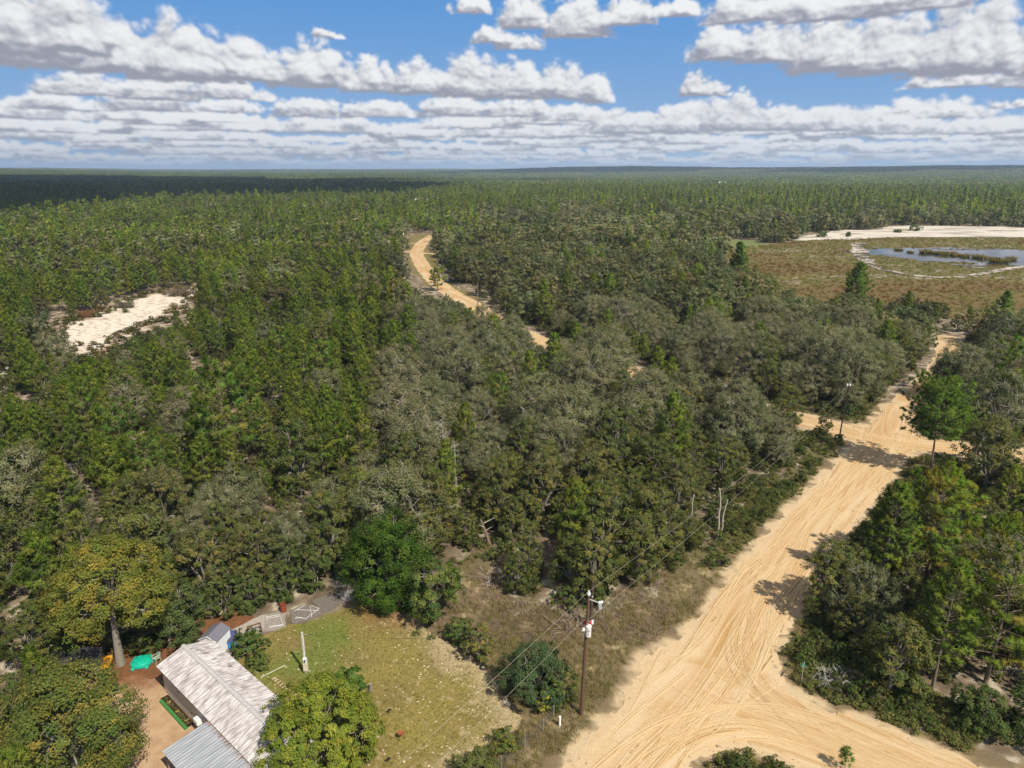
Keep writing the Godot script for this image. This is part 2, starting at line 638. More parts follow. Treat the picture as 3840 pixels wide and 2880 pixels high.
func lay_sky() -> void:
	sky_bill = fn(41, 1.0, 5, true)
	sky_fbm = fn(43, 1.0, 4)
	var r := RandomNumberGenerator.new()
	r.seed = 9
	# rows of small cumulus that close up towards the horizon
	for q in [[0.35, 0.36, 0.95], [0.65, 0.46, 0.95], [1.0, 0.56, 0.95], [1.4, 0.66, 0.93], [1.85, 0.78, 0.92], [2.35, 0.92, 0.9], [2.95, 1.0, 0.78]]:
		var bl := []
		var az := -180.0
		while az < 180.0:
			var w: float = q[1] * r.randf_range(2.4, 6.0)
			if r.randf() < q[2]:
				bl.append([az, q[0] + r.randf_range(-0.2, 0.2), w, q[1] * r.randf_range(0.6, 1.3)])
			az += w * r.randf_range(0.8, 1.35)
		cloud_row(bl, q[1] * 1.4, q[0] * 17.0)
	# the second chain
	cloud_row([[-30.5, 3.6, 3.5, 1.0], [-25.5, 3.7, 3.2, 1.3], [-21, 3.75, 3, 0.9], [-15, 3.55, 3.2, 1.1], [-10, 3.6, 3.6, 1.0], [-4.5, 3.7, 3.0, 1.3], [0.5, 3.7, 3.6, 1.2], [4.5, 3.4, 2.8, 0.9], [8.5, 2.5, 3.4, 1.5], [12.5, 2.45, 3.2, 1.5], [16, 2.5, 3.0, 2.25], [19.5, 2.5, 3.2, 1.5], [23, 2.45, 3.0, 1.4], [27, 2.2, 3.2, 1.0], [31.5, 2.1, 3.4, 0.9], [36, 2.2, 3.4, 1.0]], 1.1, 3.0)
	# the big chain that comes down from the upper left, a lone cumulus, the bank at the upper right
	cloud_row([[-29, 4.5, 3.6, 1.4], [-25, 4.4, 3.2, 1.5], [-20.5, 4.6, 3.2, 1.2], [-36, 4.5, 1.8, 1.0], [12.6, 3.5, 0.0001, 0.1]], 1.2, 7.0)
	cloud_row([[-3.2, 5.0, 3.2, 2.6], [0.4, 4.9, 3.4, 2.2], [3.6, 4.9, 2.5, 2.2], [6.2, 4.6, 1.5, 1.9], [-6.8, 5.2, 3.0, 2.0], [-10.5, 5.3, 2.6, 1.9]], 1.25, 11.0)
	cloud_row([[-14.5, 5.5, 3.3, 2.6], [-18.2, 5.8, 3.0, 2.0], [-23, 5.6, 4.0, 3.4], [-19.5, 5.8, 2.6, 2.6], [-27.5, 5.9, 4.2, 3.2], [-33, 6.0, 6.0, 3.8], [-40, 6, 6, 3.5]], 1.6, 13.0)
	cloud_row([[-34, 6.6, 5.0, 4.6], [-29.5, 6.9, 2.8, 3.6], [-42, 7, 6, 4.4]], 1.6, 15.0)
	cloud_row([[14.1, 5.0, 1.9, 0.95], [13.4, 5.0, 1.2, 1.45], [15.1, 5.0, 1.0, 0.75]], 0.55, 19.0)
	cloud_row([[-13.6, 8.9, 1.0, 0.45], [-12.7, 8.8, 0.8, 0.3]], 0.5, 23.0)
	cloud_row([[27.5, 3.6, 1.2, 0.28], [30, 3.5, 1.0, 0.2], [33.5, 3.6, 1.8, 0.4], [25.4, 3.5, 0.8, 0.2]], 0.45, 29.0)
	cloud_row([[30, 5.0, 3.4, 0.9], [34.5, 4.8, 3.4, 1.1]], 1.0, 31.0)
	cloud_row([[15, 7.3, 2.6, 1.9], [18.2, 7.0, 3.0, 2.6], [22.5, 6.2, 3.6, 3.4], [26, 5.9, 3.6, 3.6], [30.5, 5.6, 4.2, 4.0], [36, 5.4, 4.4, 4.2], [42, 5.6, 5, 3.6]], 1.5, 37.0)
	cloud_row([[17, 9.6, 4.2, 1.7], [22, 9.4, 4.0, 1.8], [27, 9.6, 4.6, 1.8], [12.0, 10.2, 1.4, 1.0]], 1.4, 41.0)
	cloud_row([[0.8, 9.6, 2.3, 1.9], [4.8, 9.0, 2.8, 2.4], [8.2, 9.8, 2.4, 1.6], [-3.0, 10.6, 1.6, 1.2]], 1.3, 43.0)
	cloud_row([[-1.6, 8.7, 1.6, 1.0], [0.6, 8.3, 2.2, 0.9]], 0.9, 47.0)
	# the same kind of broken cumulus all round and overhead
	for q in [[4.2, 1.3, 0.6], [6.2, 1.9, 0.5], [9.0, 2.6, 0.5], [13.5, 3.0, 0.42], [18.5, 3.6, 0.4]]:
		var bl := []
		var az := 44.0
		while az < 316.0:
			var w: float = q[1] * r.randf_range(1.2, 2.6)
			if r.randf() < q[2] * 1.3 or fposmod(az, 11.0) < 3.0:
				bl.append([az if az < 180.0 else az - 360.0, q[0] + r.randf_range(-0.4, 0.4), w, q[1] * r.randf_range(0.7, 1.25)])
			az += w * 1.4
		if q[0] > 13.0:
			az = -40.0
			while az < 42.0:
				if r.randf() < q[2]:
					bl.append([az, q[0] + r.randf_range(-0.4, 0.4), q[1] * 1.8, q[1] * r.randf_range(0.7, 1.2)])
				az += q[1] * 2.4
		cloud_row(bl, q[1] * 0.7, q[0] * 7.0)


func cloud_d(bs: Array, az: float, e: float, s: float, sd: float) -> float:
	var best := -9.0
	var wx := sky_fbm.get_noise_3d(az / s * 0.55, e / s * 0.55, sd) * s * 0.5
	var wy := sky_fbm.get_noise_3d(az / s * 0.55, e / s * 0.55, sd + 50.0) * s * 0.4
	for b in bs:
		var da: float = az - b[0] + wx
		if da > 180.0: da -= 360.0
		elif da < -180.0: da += 360.0
		var x: float = da / b[2]
		var up: float = e - b[1]
		var hb: float = b[3] * 1.36
		var y: float = (up + wy * minf(1.0, maxf(up, 0.0) / (0.3 * hb))) / hb
		var d: float
		x *= 0.92
		if y >= 0.0:
			d = 1.0 - sqrt(x * x + y * y)
			d = minf(d, 0.15 + y * 6.0)
		else:
			d = minf(1.0 - absf(x), 0.15 + (up + wy * 0.25) / (0.16 * b[3]))
		if d > best: best = d
	if best < -0.6: return best
	return best + 0.06 - 0.27 * (sky_bill.get_noise_3d(az / s * 0.55, e / s * 0.72, sd) + 0.15) + 0.07 * sky_fbm.get_noise_3d(az / s * 3.0, e / s * 3.5, sd)


func sky_at(az: float, e: float) -> Color:
	var k := clampf(e / 12.0, 0.0, 1.0)
	var col := Color(0.42, 0.56, 0.74).lerp(Color(0.105, 0.31, 0.67), pow(k, 0.55))
	if e > 12.0:
		col = col.lerp(Color(0.10, 0.25, 0.54), clampf((e - 12.0) / 50.0, 0.0, 1.0))
	var slot := posmod(int(floor(az)), 360)
	if e > 20.0:
		var q := 1.0 / tan(deg_to_rad(maxf(e, 4.0)))
		var px := sin(deg_to_rad(az)) * q
		var pz := cos(deg_to_rad(az)) * q
		var d := sky_fbm.get_noise_3d(px * 1.1, pz * 1.1, 3.0) + 0.35 * sky_fbm.get_noise_3d(px * 4.0, pz * 4.0, 9.0)
		var a := smoothstep(-0.14, 0.16, d) * smoothstep(20.0, 27.0, e)
		return col.lerp(Color(0.86, 0.87, 0.9).lerp(Color(0.5, 0.53, 0.6), smoothstep(0.2, 0.7, d)), a)
	for row in sky_rows:
		var bs: Array = row[0][slot]
		if bs.is_empty(): continue
		var s: float = row[1]
		var near := false
		for b in bs:
			if e > b[1] - 0.35 * b[3] and e < b[1] + b[3] * 1.9:
				near = true
				break
		if not near: continue
		var d := cloud_d(bs, az, e, s, row[2])
		if d <= -0.02: continue
		var d1 := cloud_d(bs, az + 0.07 * s, e + 0.16 * s, s, row[2])
		var d2 := cloud_d(bs, az + 0.22 * s, e + 0.55 * s, s, row[2])
		var d3 := cloud_d(bs, az - 0.1 * s, e - 0.6 * s, s, row[2])
		var lit := clampf(0.50 + 0.85 * (d - d1) + 0.75 * (d - d2) - 0.32 * smoothstep(0.3, -0.3, d3) * smoothstep(0.0, 0.3, d2 + 0.1), 0.0, 1.0)
		lit = smoothstep(0.05, 0.95, lit)
		var cc := Color(0.31, 0.325, 0.395).lerp(Color(0.87, 0.875, 0.89), lit)
		cc = cc.lerp(Color(0.47, 0.56, 0.69), 0.72 * exp(-e / 1.9))
		col = col.lerp(cc, smoothstep(-0.02, 0.24, d) * (1.0 - 0.25 * exp(-e / 0.8)))
	return col


func sky_line(j: int) -> void:
	var o: PackedByteArray = PackedByteArray()
	o.resize(SW * 3)
	var e := 90.0 - (j + 0.5) * 180.0 / SH
	var i := 0
	while i < SW:
		var az := (i + 0.5) * 360.0 / SW
		if az > 180.0: az -= 360.0
		var step := 1 if absf(az) < 42.0 and e < 16.0 else 4
		var c := sky_at(az, maxf(e, 0.05)).linear_to_srgb()
		var q := [int(clampf(c.r, 0, 1) * 255.0), int(clampf(c.g, 0, 1) * 255.0), int(clampf(c.b, 0, 1) * 255.0)]
		for k in step:
			if i + k < SW:
				for ch in 3:
					o[(i + k) * 3 + ch] = q[ch]
		i += step
	sky_lines[j] = o


func sky_job(n: int) -> void:
	var top := int((90.0 - 16.0) / 180.0 * SH)
	var mid := SH / 2 + 6
	if n < top / 4:
		sky_line(n * 4)
		for k in range(1, 4):
			sky_lines[n * 4 + k] = sky_lines[n * 4]
	else:
		var j := (top / 4) * 4 + n - top / 4
		if j < mid: sky_line(j)


func make_sky() -> ImageTexture:
	lay_sky()
	sky_lines.resize(SH)
	var top := int((90.0 - 16.0) / 180.0 * SH)
	var jobs := top / 4 + (SH / 2 + 6 - (top / 4) * 4)
	var id := WorkerThreadPool.add_group_task(sky_job, jobs, -1, true)
	WorkerThreadPool.wait_for_group_task_completion(id)
	var bytes := PackedByteArray()
	var low := PackedByteArray()
	low.resize(SW * 3)
	low.fill(150)
	for j in SH:
		bytes.append_array(sky_lines[j] if sky_lines[j] != null else low)
	return ImageTexture.create_from_image(Image.create_from_data(SW, SH, false, Image.FORMAT_RGB8, bytes))

func make_camera() -> void:
	var cam := Camera3D.new()
	cam.name = "camera"
	cam.position = EYE
	cam.rotation_degrees = Vector3(-16.9, 0, 0)
	cam.fov = 56.78
	cam.near = 0.5
	cam.far = 60000.0
	add_child(cam)
	cam.current = true
	var env := Environment.new()
	env.background_mode = Environment.BG_SKY
	var sk := Sky.new()
	var pm := PanoramaSkyMaterial.new()
	pm.panorama = make_sky()
	pm.energy_multiplier = 0.72
	sk.sky_material = pm
	env.sky = sk
	env.tonemap_mode = Environment.TONE_MAPPER_LINEAR
	env.tonemap_exposure = 1.42
	env.sdfgi_enabled = true
	env.ssao_enabled = true
	env.ssil_enabled = true
	env.fog_enabled = true
	env.fog_density = 0.0001
	env.fog_light_color = Color(0.72, 0.82, 0.95)
	var we := WorldEnvironment.new()
	we.name = "world"
	we.environment = env
	add_child(we)
	var sun := DirectionalLight3D.new()
	sun.name = "sun"
	sun.light_energy = 1.6
	sun.light_color = Color(1.0, 0.95, 0.86)
	sun.light_angular_distance = 0.5
	sun.shadow_enabled = true
	add_child(sun)
	sun.look_at_from_position(sun_to * 100.0, Vector3.ZERO)

# ---------------------------------------------------------------- the land
var main_road: PackedVector2Array
var cross_lane: PackedVector2Array
var spur: PackedVector2Array
var turn_a: PackedVector2Array
var turn_b: PackedVector2Array
var drive_far: PackedVector2Array
var lawn_poly := PackedVector2Array([Vector2(-25.5, -51.5), Vector2(-24.5, -55.6), Vector2(-22.6, -57.6), Vector2(-18.4, -60.0), Vector2(-15.1, -61.6), Vector2(-10.3, -60.3), Vector2(-6.7, -56.8), Vector2(-4.4, -54.0), Vector2(-1.6, -51.6), Vector2(-0.4, -48.6), Vector2(1.0, -46.4), Vector2(-1.0, -43.8), Vector2(-3.2, -41.2), Vector2(-4.5, -36), Vector2(-16, -36), Vector2(-22, -47)])
var yard_poly := PackedVector2Array([Vector2(-33.8, -51.2), Vector2(-30.2, -51.6), Vector2(-28.6, -49.6), Vector2(-18, -39.6), Vector2(-21, -34), Vector2(-28.5, -34), Vector2(-31, -42), Vector2(-33.2, -46)])
var weed_poly := PackedVector2Array([Vector2(-5.6, -70.5), Vector2(-2.8, -73.5), Vector2(-1.5, -66), Vector2(1.0, -60.5), Vector2(5, -58.5), Vector2(10.8, -60.6), Vector2(16.5, -66), Vector2(22, -73), Vector2(30, -84), Vector2(40, -95), Vector2(49, -106), Vector2(53, -103), Vector2(30, -76), Vector2(18, -60), Vector2(6, -45), Vector2(2, -38), Vector2(-3, -36), Vector2(-4, -41), Vector2(0, -47), Vector2(-4, -54.5), Vector2(-10, -61), Vector2(-16, -62), Vector2(-15, -66.5), Vector2(-9, -66)])
var clear_poly := PackedVector2Array([Vector2(-126, -187), Vector2(-126.5, -202), Vector2(-126, -213), Vector2(-131, -227), Vector2(-128.5, -240), Vector2(-125, -247), Vector2(-124, -258), Vector2(-110, -262), Vector2(-102, -231), Vector2(-101.5, -216.3), Vector2(-100.5, -204.3), Vector2(-99, -191.5), Vector2(-97, -171.6), Vector2(-95, -157), Vector2(-104, -158), Vector2(-116, -168), Vector2(-124, -178)])
var clear_near := PackedVector2Array([Vector2(-92, -158), Vector2(-94, -138), Vector2(-104, -130), Vector2(-130, -150), Vector2(-130, -170), Vector2(-116, -168)])
var marsh_poly := PackedVector2Array([Vector2(109, -389), Vector2(135, -405), Vector2(169, -432), Vector2(207, -453), Vector2(248, -456), Vector2(330, -460), Vector2(420, -440), Vector2(430, -340), Vector2(330, -220), Vector2(230, -182), Vector2(170, -181), Vector2(140, -190), Vector2(120, -208), Vector2(98, -246), Vector2(96, -290), Vector2(103, -340)])
var beach_poly := PackedVector2Array([Vector2(172, -437), Vector2(200, -480), Vector2(226, -502), Vector2(257, -516), Vector2(297, -552), Vector2(340, -548), Vector2(390, -532), Vector2(470, -520), Vector2(460, -440), Vector2(400, -450), Vector2(328, -462), Vector2(264, -460), Vector2(218, -448)])
var pond_poly := PackedVector2Array([Vector2(186, -381), Vector2(200, -393), Vector2(222, -399), Vector2(250, -391), Vector2(285, -381), Vector2(320, -365), Vector2(340, -340), Vector2(300, -316), Vector2(262, -309), Vector2(226, -313), Vector2(202, -318), Vector2(188, -335), Vector2(180, -358)])
var inner_poly := PackedVector2Array([Vector2(192, -395), Vector2(170, -345), Vector2(162, -314), Vector2(162, -296), Vector2(172, -285), Vector2(208, -305), Vector2(252, -328), Vector2(300, -330), Vector2(330, -400)])
var verge_far := PackedVector2Array([Vector2(-70, -486), Vector2(-66, -430), Vector2(-58.5, -378), Vector2(-53.5, -340), Vector2(-46, -300), Vector2(-36, -272), Vector2(-26, -240), Vector2(-14, -215), Vector2(-6, -219), Vector2(-8, -240), Vector2(-20, -268), Vector2(-28, -300), Vector2(-31, -330), Vector2(-33.5, -366), Vector2(-44, -400), Vector2(-48, -486)])
var green_far := PackedVector2Array([Vector2(116, -424), Vector2(134, -446), Vector2(148, -434), Vector2(146, -414), Vector2(134, -400), Vector2(110, -388)])
var edge_n: FastNoiseLite
var big_n: FastNoiseLite
var fine_n: FastNoiseLite
var streak_n: FastNoiseLite
var hill_n: FastNoiseLite


func land_setup() -> void:
	main_road = smooth_line(V([1.0, -32.0, 9.2, -42.5, 14.0, -48.0, 18.9, -53.8, 24.4, -61.9, 32.0, -72.2, 39.6, -81.6, 47.2, -90.4, 54.5, -99.5, 60.5, -107.5, 69.3, -120.5, 80.5, -134.0, 92.0, -147.0, 101.5, -160.0, 108.0, -171.5, 112.5, -180.0]))
	cross_lane = smooth_line(V([96.0, -95.0, 82.0, -98.5, 71.0, -102.5, 60.5, -107.5, 52.5, -114.5, 45.0, -122.5, 36.0, -132.5, 27.0, -146.0, 16.0, -162.0, 6.0, -177.0, -5.0, -202.0, -13.0, -226.0, -21.5, -248.0, -29.5, -275.0, -36.3, -303.0, -43.3, -337.0, -49.5, -372.0, -51.5, -400.0, -52.8, -432.0, -51.0, -470.0]))
	spur = smooth_line(V([15.5, -51.0, 20.5, -46.8, 26.5, -42.8, 34.5, -37.0, 44.0, -29.0]))
	turn_a = smooth_line(V([28.0, -66.5, 23.6, -59.0, 21.8, -52.5, 23.6, -47.5, 28.5, -43.2, 34.5, -38.4]))
	turn_b = smooth_line(V([5.0, -37.0, 11.5, -43.4, 18.0, -45.8, 24.5, -43.4, 33.0, -37.0]))
	drive_far = smooth_line(V([-60.0, -377.5, -51.0, -374.5, -42.0, -368.5, -32.0, -363.5]))
	edge_n = fn(5, 0.22, 4)
	big_n = fn(6, 0.02, 3)
	fine_n = fn(7, 0.9, 4)
	streak_n = fn(8, 1.0, 3)
	hill_n = fn(10, 0.0006, 3)


func road_d(x: float, z: float) -> float:
	var p := Vector2(x, z)
	var d := line_d(p, main_road) - lerpf(3.75, 2.7, smoothstep(-108.0, -122.0, z))
	d = smin(d, line_d(p, cross_lane) - 3.5, 3.0)
	if z > -70.0:
		d = smin(d, line_d(p, spur) - 3.6, 5.0)
		d = maxf(d, 1.7 - Vector2(x - 17.2, (z + 41.4) * 1.5).length())
	if z < -340.0:
		d = smin(d, line_d(p, drive_far) - 1.7, 3.0)
		d = minf(d, seg_d(p, Vector2(-52, -419), Vector2(-66, -425)) - 1.2)
	return d


func road_sheet_d(x: float, z: float) -> float:
	return road_d(x, z) + edge_n.get_noise_2d(x * 2.2, z * 2.2) * 0.75 + edge_n.get_noise_2d(x * 0.6, z * 0.6) * 0.6


func rut_height(x: float, z: float) -> Array:
	# relief and colour of sand dragged along the tracks
	var p := Vector2(x, z)
	var h := 0.0
	var tone := 0.0
	var wsum := 0.0
	for q in [[main_road, 3.9, 1.0, 0.0], [cross_lane, 3.6, 1.0, 30.0], [spur, 3.6, 0.8, 60.0], [turn_a, 1.7, 0.7, 90.0], [turn_b, 1.8, 0.9, 120.0]]:
		if q[3] > 50.0 and z < -72.0: continue
		if q[3] == 30.0 and z > -90.0: continue
		var la := line_at(p, q[0])
		var w: float = q[2] * smoothstep(q[1] + 0.8, q[1] - 0.8, absf(la.y))
		if w <= 0.0: continue
		var wob := streak_n.get_noise_2d(la.x * 0.05, q[3]) * 0.5
		var s := streak_n.get_noise_3d((la.y + wob) * 1.5, la.x * 0.05, q[3])
		var s2 := streak_n.get_noise_3d((la.y + wob) * 4.2, la.x * 0.11, q[3] + 9.0)
		var s3 := streak_n.get_noise_3d((la.y + wob) * 0.45, la.x * 0.035, q[3] + 19.0)
		h += w * (0.035 * s + 0.026 * s2)
		tone += w * (0.55 * s + 0.45 * s2 + 0.9 * s3)
		wsum += w
	if wsum > 1.0:
		h /= sqrt(wsum)
		tone /= sqrt(wsum)
	h += 0.02 * fine_n.get_noise_2d(x * 1.3, z * 1.3)
	return [h, tone, minf(wsum, 1.0)]


func road_look(x: float, z: float, d: float) -> Array:
	var q := rut_height(x, z)
	var k := clampf(0.44 - q[1] * 0.95 + 0.4 * big_n.get_noise_2d(x * 4.0, z * 4.0), 0.0, 1.0)
	var col := L(0.72, 0.565, 0.37).lerp(L(0.55, 0.34, 0.145), k)
	var edge := smoothstep(-1.3, 0.0, d)
	col = col.lerp(L(0.70, 0.55, 0.36), edge * 0.8)
	var g := 1.0 + 0.10 * fine_n.get_noise_2d(x * 3.0, z * 3.0)
	return [lerpf(0.062 + q[0] * 0.7, 0.026, edge), col * g]


func terrain(x: float, z: float) -> float:
	var d := sqrt(x * x + z * z)
	if d < 900.0: return 0.0
	var k := smoothstep(900.0, 3200.0, d)
	var h := hill_n.get_noise_2d(x, z) * 9.0 - 4.0
	for g in [[2900.0, -4300.0, 1900.0, 50.0], [700.0, -5200.0, 1300.0, 44.0], [-3600.0, -3900.0, 1700.0, 46.0], [-800.0, -7500.0, 2600.0, 26.0], [5200.0, -5200.0, 2200.0, 34.0], [-5500.0, -8000.0, 3000.0, 36.0], [2500.0, -9500.0, 3000.0, 30.0]]:
		var q: float = Vector2(x - g[0], (z - g[1]) * 1.35).length_squared() / (g[2] * g[2])
		h += g[3] * exp(-q * 1.6)
	return h * k


func pond_d(x: float, z: float) -> float:
	var q := poly_d(Vector2(x, z), pond_poly)
	var isl := smoothstep(330.0, 352.0, -z + (x - 220.0) * 0.42 + edge_n.get_noise_2d(x * 0.1, z * 0.1) * 14.0)
	return q - 1.0 + edge_n.get_noise_2d(x * 0.13, z * 0.42) * 26.0 + (1.0 - isl) * 9.0 + smoothstep(388.0, 400.0, -z) * 8.0


func make_ground() -> void:
	var litter := noise_tex(11, 0.012, 5, [[0.0, L(0.09, 0.066, 0.045)], [0.4, L(0.15, 0.115, 0.08)], [0.62, L(0.22, 0.18, 0.13)], [0.75, L(0.36, 0.32, 0.255)], [1.0, L(0.48, 0.43, 0.35)]], 1024)
	var grain := noise_tex(12, 0.05, 4, [[0.2, grey(0.55)], [0.5, grey(0.9)], [0.8, grey(1.0)]], 512)
	var soft := noise_tex(13, 0.03, 4, [[0.2, grey(0.8)], [0.5, grey(0.95)], [0.8, grey(1.0)]], 512)
	var m := mat("forest_floor", Color.WHITE, 1.0)
	world_tex(m, litter, 37.0, grain, 3.1)
	var mb := MB.new()
	var rings := [0.0]
	var rad := 30.0
	while rad < 26000.0:
		rings.append(rad)
		rad *= 1.09
	var n := 180
	for i in rings.size() - 1:
		for k in n:
			var P := []
			for q in [[i, k], [i + 1, k], [i + 1, k + 1], [i, k + 1]]:
				var a: float = TAU * q[1] / n
				var x: float = cos(a) * rings[q[0]]
				var z: float = sin(a) * rings[q[0]]
				var e := 60.0
				var nn := Vector3(terrain(x - e, z) - terrain(x + e, z), 2.0 * e, terrain(x, z - e) - terrain(x, z + e)).normalized() if rings[q[0]] > 850.0 else Vector3.UP
				P.append([Vector3(x, terrain(x, z), z), nn])
			var col := Color.WHITE
			if i > 0: mb.smooth_tri(P[0], P[1], P[3], col)
			mb.smooth_tri(P[1], P[2], P[3], col)
	struct("ground", mb.mesh(m))
	# sand
	var sand := mat("sand", L(0.72, 0.71, 0.70), 0.95)
	world_tex(sand, soft, 2.3, noise_tex(14, 0.06, 3, [[0.0, grey(0.86)], [0.5, grey(0.97)], [1.0, grey(1.0)]], 512), 0.7)
	var road_near := func(x: float, z: float) -> float: return maxf(road_sheet_d(x, z), -z - 126.0)
	var road_far := func(x: float, z: float) -> float: return maxf(road_sheet_d(x, z), z + 126.0)
	var ro := struct("road", sheet(Vector2(0, -127), Vector2(92, -32), 0.21, road_near, road_look, sand))
	tag(ro, "pale sandy dirt road with tyre ruts running past the yard to the crossing", "")
	var rf := struct("road", sheet(Vector2(-70, -475), Vector2(130, -125), 0.9, road_far, road_look, sand))
	tag(rf, "far stretch of the sandy road leading away between the trees", "")
	# roadside weeds and bare sand
	var verge_m := mat("verge", L(0.74, 0.74, 0.73), 1.0)
	world_tex(verge_m, soft, 2.9, grain, 1.3)
	var verge_sdf := func(x: float, z: float) -> float:
		var p := Vector2(x, z)
		var la := line_at(p, main_road).y
		return minf(poly_d(p, weed_poly), road_d(x, z) - (2.4 if la > 0.0 else 3.6)) + edge_n.get_noise_2d(x * 0.7, z * 0.7) * 2.2
	var verge_look := func(x: float, z: float, _d: float) -> Array:
		var k := edge_n.get_noise_2d(x * 1.1 + 40.0, z * 1.1) * 1.4 + 0.5 * fine_n.get_noise_2d(x * 1.4, z * 1.4)
		var rd := road_d(x, z)
		k += smoothstep(1.5, 0.1, rd) * 0.95 - 0.34
		var col := L(0.26, 0.20, 0.115).lerp(L(0.70, 0.55, 0.36), smoothstep(-0.1, 0.75, k))
		col = col.lerp(L(0.20, 0.155, 0.10), smoothstep(0.1, -0.6, k) * 0.6)
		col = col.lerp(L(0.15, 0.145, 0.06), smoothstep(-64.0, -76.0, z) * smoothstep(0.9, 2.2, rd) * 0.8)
		return [0.014 + 0.008 * edge_n.get_noise_2d(x * 3.0, z * 3.0), col]
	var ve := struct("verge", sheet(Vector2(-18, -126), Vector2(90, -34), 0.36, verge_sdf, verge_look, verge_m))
	tag(ve, "dry weedy roadside strip between the lawn, the trees and the sandy road", "")
	# lawn
	var lawn_m := mat("lawn", Color.WHITE, 1.0)
	world_tex(lawn_m, noise_tex(15, 0.02, 5, [[0.15, grey(0.62)], [0.5, grey(0.9)], [0.85, grey(1.0)]], 1024), 6.0, noise_tex(16, 0.09, 3, [[0.1, grey(0.6)], [0.55, grey(0.95)], [0.9, grey(1.0)]], 512), 1.1)
	var lawn_sdf := func(x: float, z: float) -> float: return poly_d(Vector2(x, z), lawn_poly) + edge_n.get_noise_2d(x * 1.2, z * 1.2) * 1.0
	var lawn_look := func(x: float, z: float, d: float) -> Array:
		var k := edge_n.get_noise_2d(x * 0.6, z * 0.6)
		var col := L(0.24, 0.2, 0.058).lerp(L(0.2, 0.155, 0.058), clampf(0.5 + k * 0.9, 0.0, 1.0))
		var lush := smoothstep(5.5, 1.5, Vector2(x + 18.0, (z + 53.0) * 1.1).length() + k * 3.0) + 0.8 * smoothstep(4.0, 1.0, Vector2(x + 18.5, z + 58.0).length() + k * 3.0)
		col = col.lerp(L(0.115, 0.17, 0.03), clampf(lush, 0.0, 1.0) * 0.75)
		col = col.lerp(L(0.26, 0.13, 0.06), smoothstep(3.0, 0.6, Vector2((x + 11.2) * 0.6, z + 60.2).length() + k * 1.5) * 0.85)
		var bare_e := smoothstep(-3.4, -0.2, d + k * 1.6) * smoothstep(-14.0, -5.0, x)
		bare_e = maxf(bare_e, smoothstep(0.25, 0.6, fine_n.get_noise_2d(x * 0.9, z * 0.9) + k * 0.3 + (x + 9.0) * 0.02) * 0.75)
		col = col.lerp(L(0.5, 0.41, 0.27), clampf(bare_e, 0.0, 1.0) * 0.62)
		return [0.05 + 0.012 * fine_n.get_noise_2d(x * 2.0, z * 2.0), col]
	var la := struct("lawn", sheet(Vector2(-28, -64), Vector2(4, -34), 0.2, lawn_sdf, lawn_look, lawn_m))
	tag(la, "mown olive lawn beside the white-roofed house", "")
	# the sandy yard at the house front
	var yard_sdf := func(x: float, z: float) -> float: return poly_d(Vector2(x, z), yard_poly) + edge_n.get_noise_2d(x * 1.4, z * 1.4) * 1.2
	var yard_look := func(x: float, z: float, d: float) -> Array:
		var k := fine_n.get_noise_2d(x * 0.8, z * 0.8)
		var col := L(0.58, 0.42, 0.28).lerp(L(0.46, 0.31, 0.19), clampf(0.4 + k, 0.0, 1.0))
		var leafy := smoothstep(3.8, 0.8, Vector2((x + 32.3) * 0.8, z + 52.0).length() + k * 1.6)
		col = col.lerp(L(0.25, 0.105, 0.045), leafy * 0.9)
		return [0.04 + 0.02 * fine_n.get_noise_2d(x * 1.6, z * 1.6), col]
	var ya := struct("yard", sheet(Vector2(-38, -56), Vector2(-16, -33), 0.22, yard_sdf, yard_look, sand))
	tag(ya, "bare sandy yard in front of the white-roofed house", "")
	var leaf_sdf := func(x: float, z: float) -> float: return minf(Vector2((x + 33.0) * 0.75, z + 53.4).length() - 3.2, Vector2((x + 27.5) * 0.7, z + 58.6).length() - 2.0) + edge_n.get_noise_2d(x * 1.6, z * 1.6) * 1.2
	var leaf_look := func(x: float, z: float, _d: float) -> Array:
		var k := clampf(0.5 + fine_n.get_noise_2d(x * 2.0, z * 2.0), 0.0, 1.0)
		return [0.022 + 0.012 * k, L(0.30, 0.13, 0.055).lerp(L(0.17, 0.085, 0.045), k)]
	var ll := struct("leaf_litter", sheet(Vector2(-40, -72), Vector2(-8, -48), 0.22, leaf_sdf, leaf_look, verge_m))
	tag(ll, "rust-brown fallen leaves under the trees round the house", "")
	# the white sand clearing
	var clear_sdf := func(x: float, z: float) -> float: return minf(poly_d(Vector2(x, z), clear_poly), poly_d(Vector2(x, z), clear_near)) + edge_n.get_noise_2d(x * 0.35, z * 0.35) * 6.0
	var clear_look := func(x: float, z: float, d: float) -> Array:
		var k := fine_n.get_noise_2d(x * 0.35 + z * 0.2, z * 0.9)
		var col := L(0.84, 0.78, 0.70).lerp(L(0.42, 0.33, 0.25), smoothstep(0.05, 0.45, k))
		col = col.lerp(L(0.30, 0.20, 0.13), smoothstep(-6.0, -1.0, d + edge_n.get_noise_2d(x * 0.5, z * 0.5) * 5.0) * 0.8)
		return [0.06 + 0.05 * k, col]
	struct("sand_clearing", sheet(Vector2(-138, -268), Vector2(-88, -126), 0.6, clear_sdf, clear_look, sand))
	# marsh, beach, pond
	var marsh_sdf := func(x: float, z: float) -> float: return poly_d(Vector2(x, z), marsh_poly) + edge_n.get_noise_2d(x * 0.1, z * 0.1) * 8.0
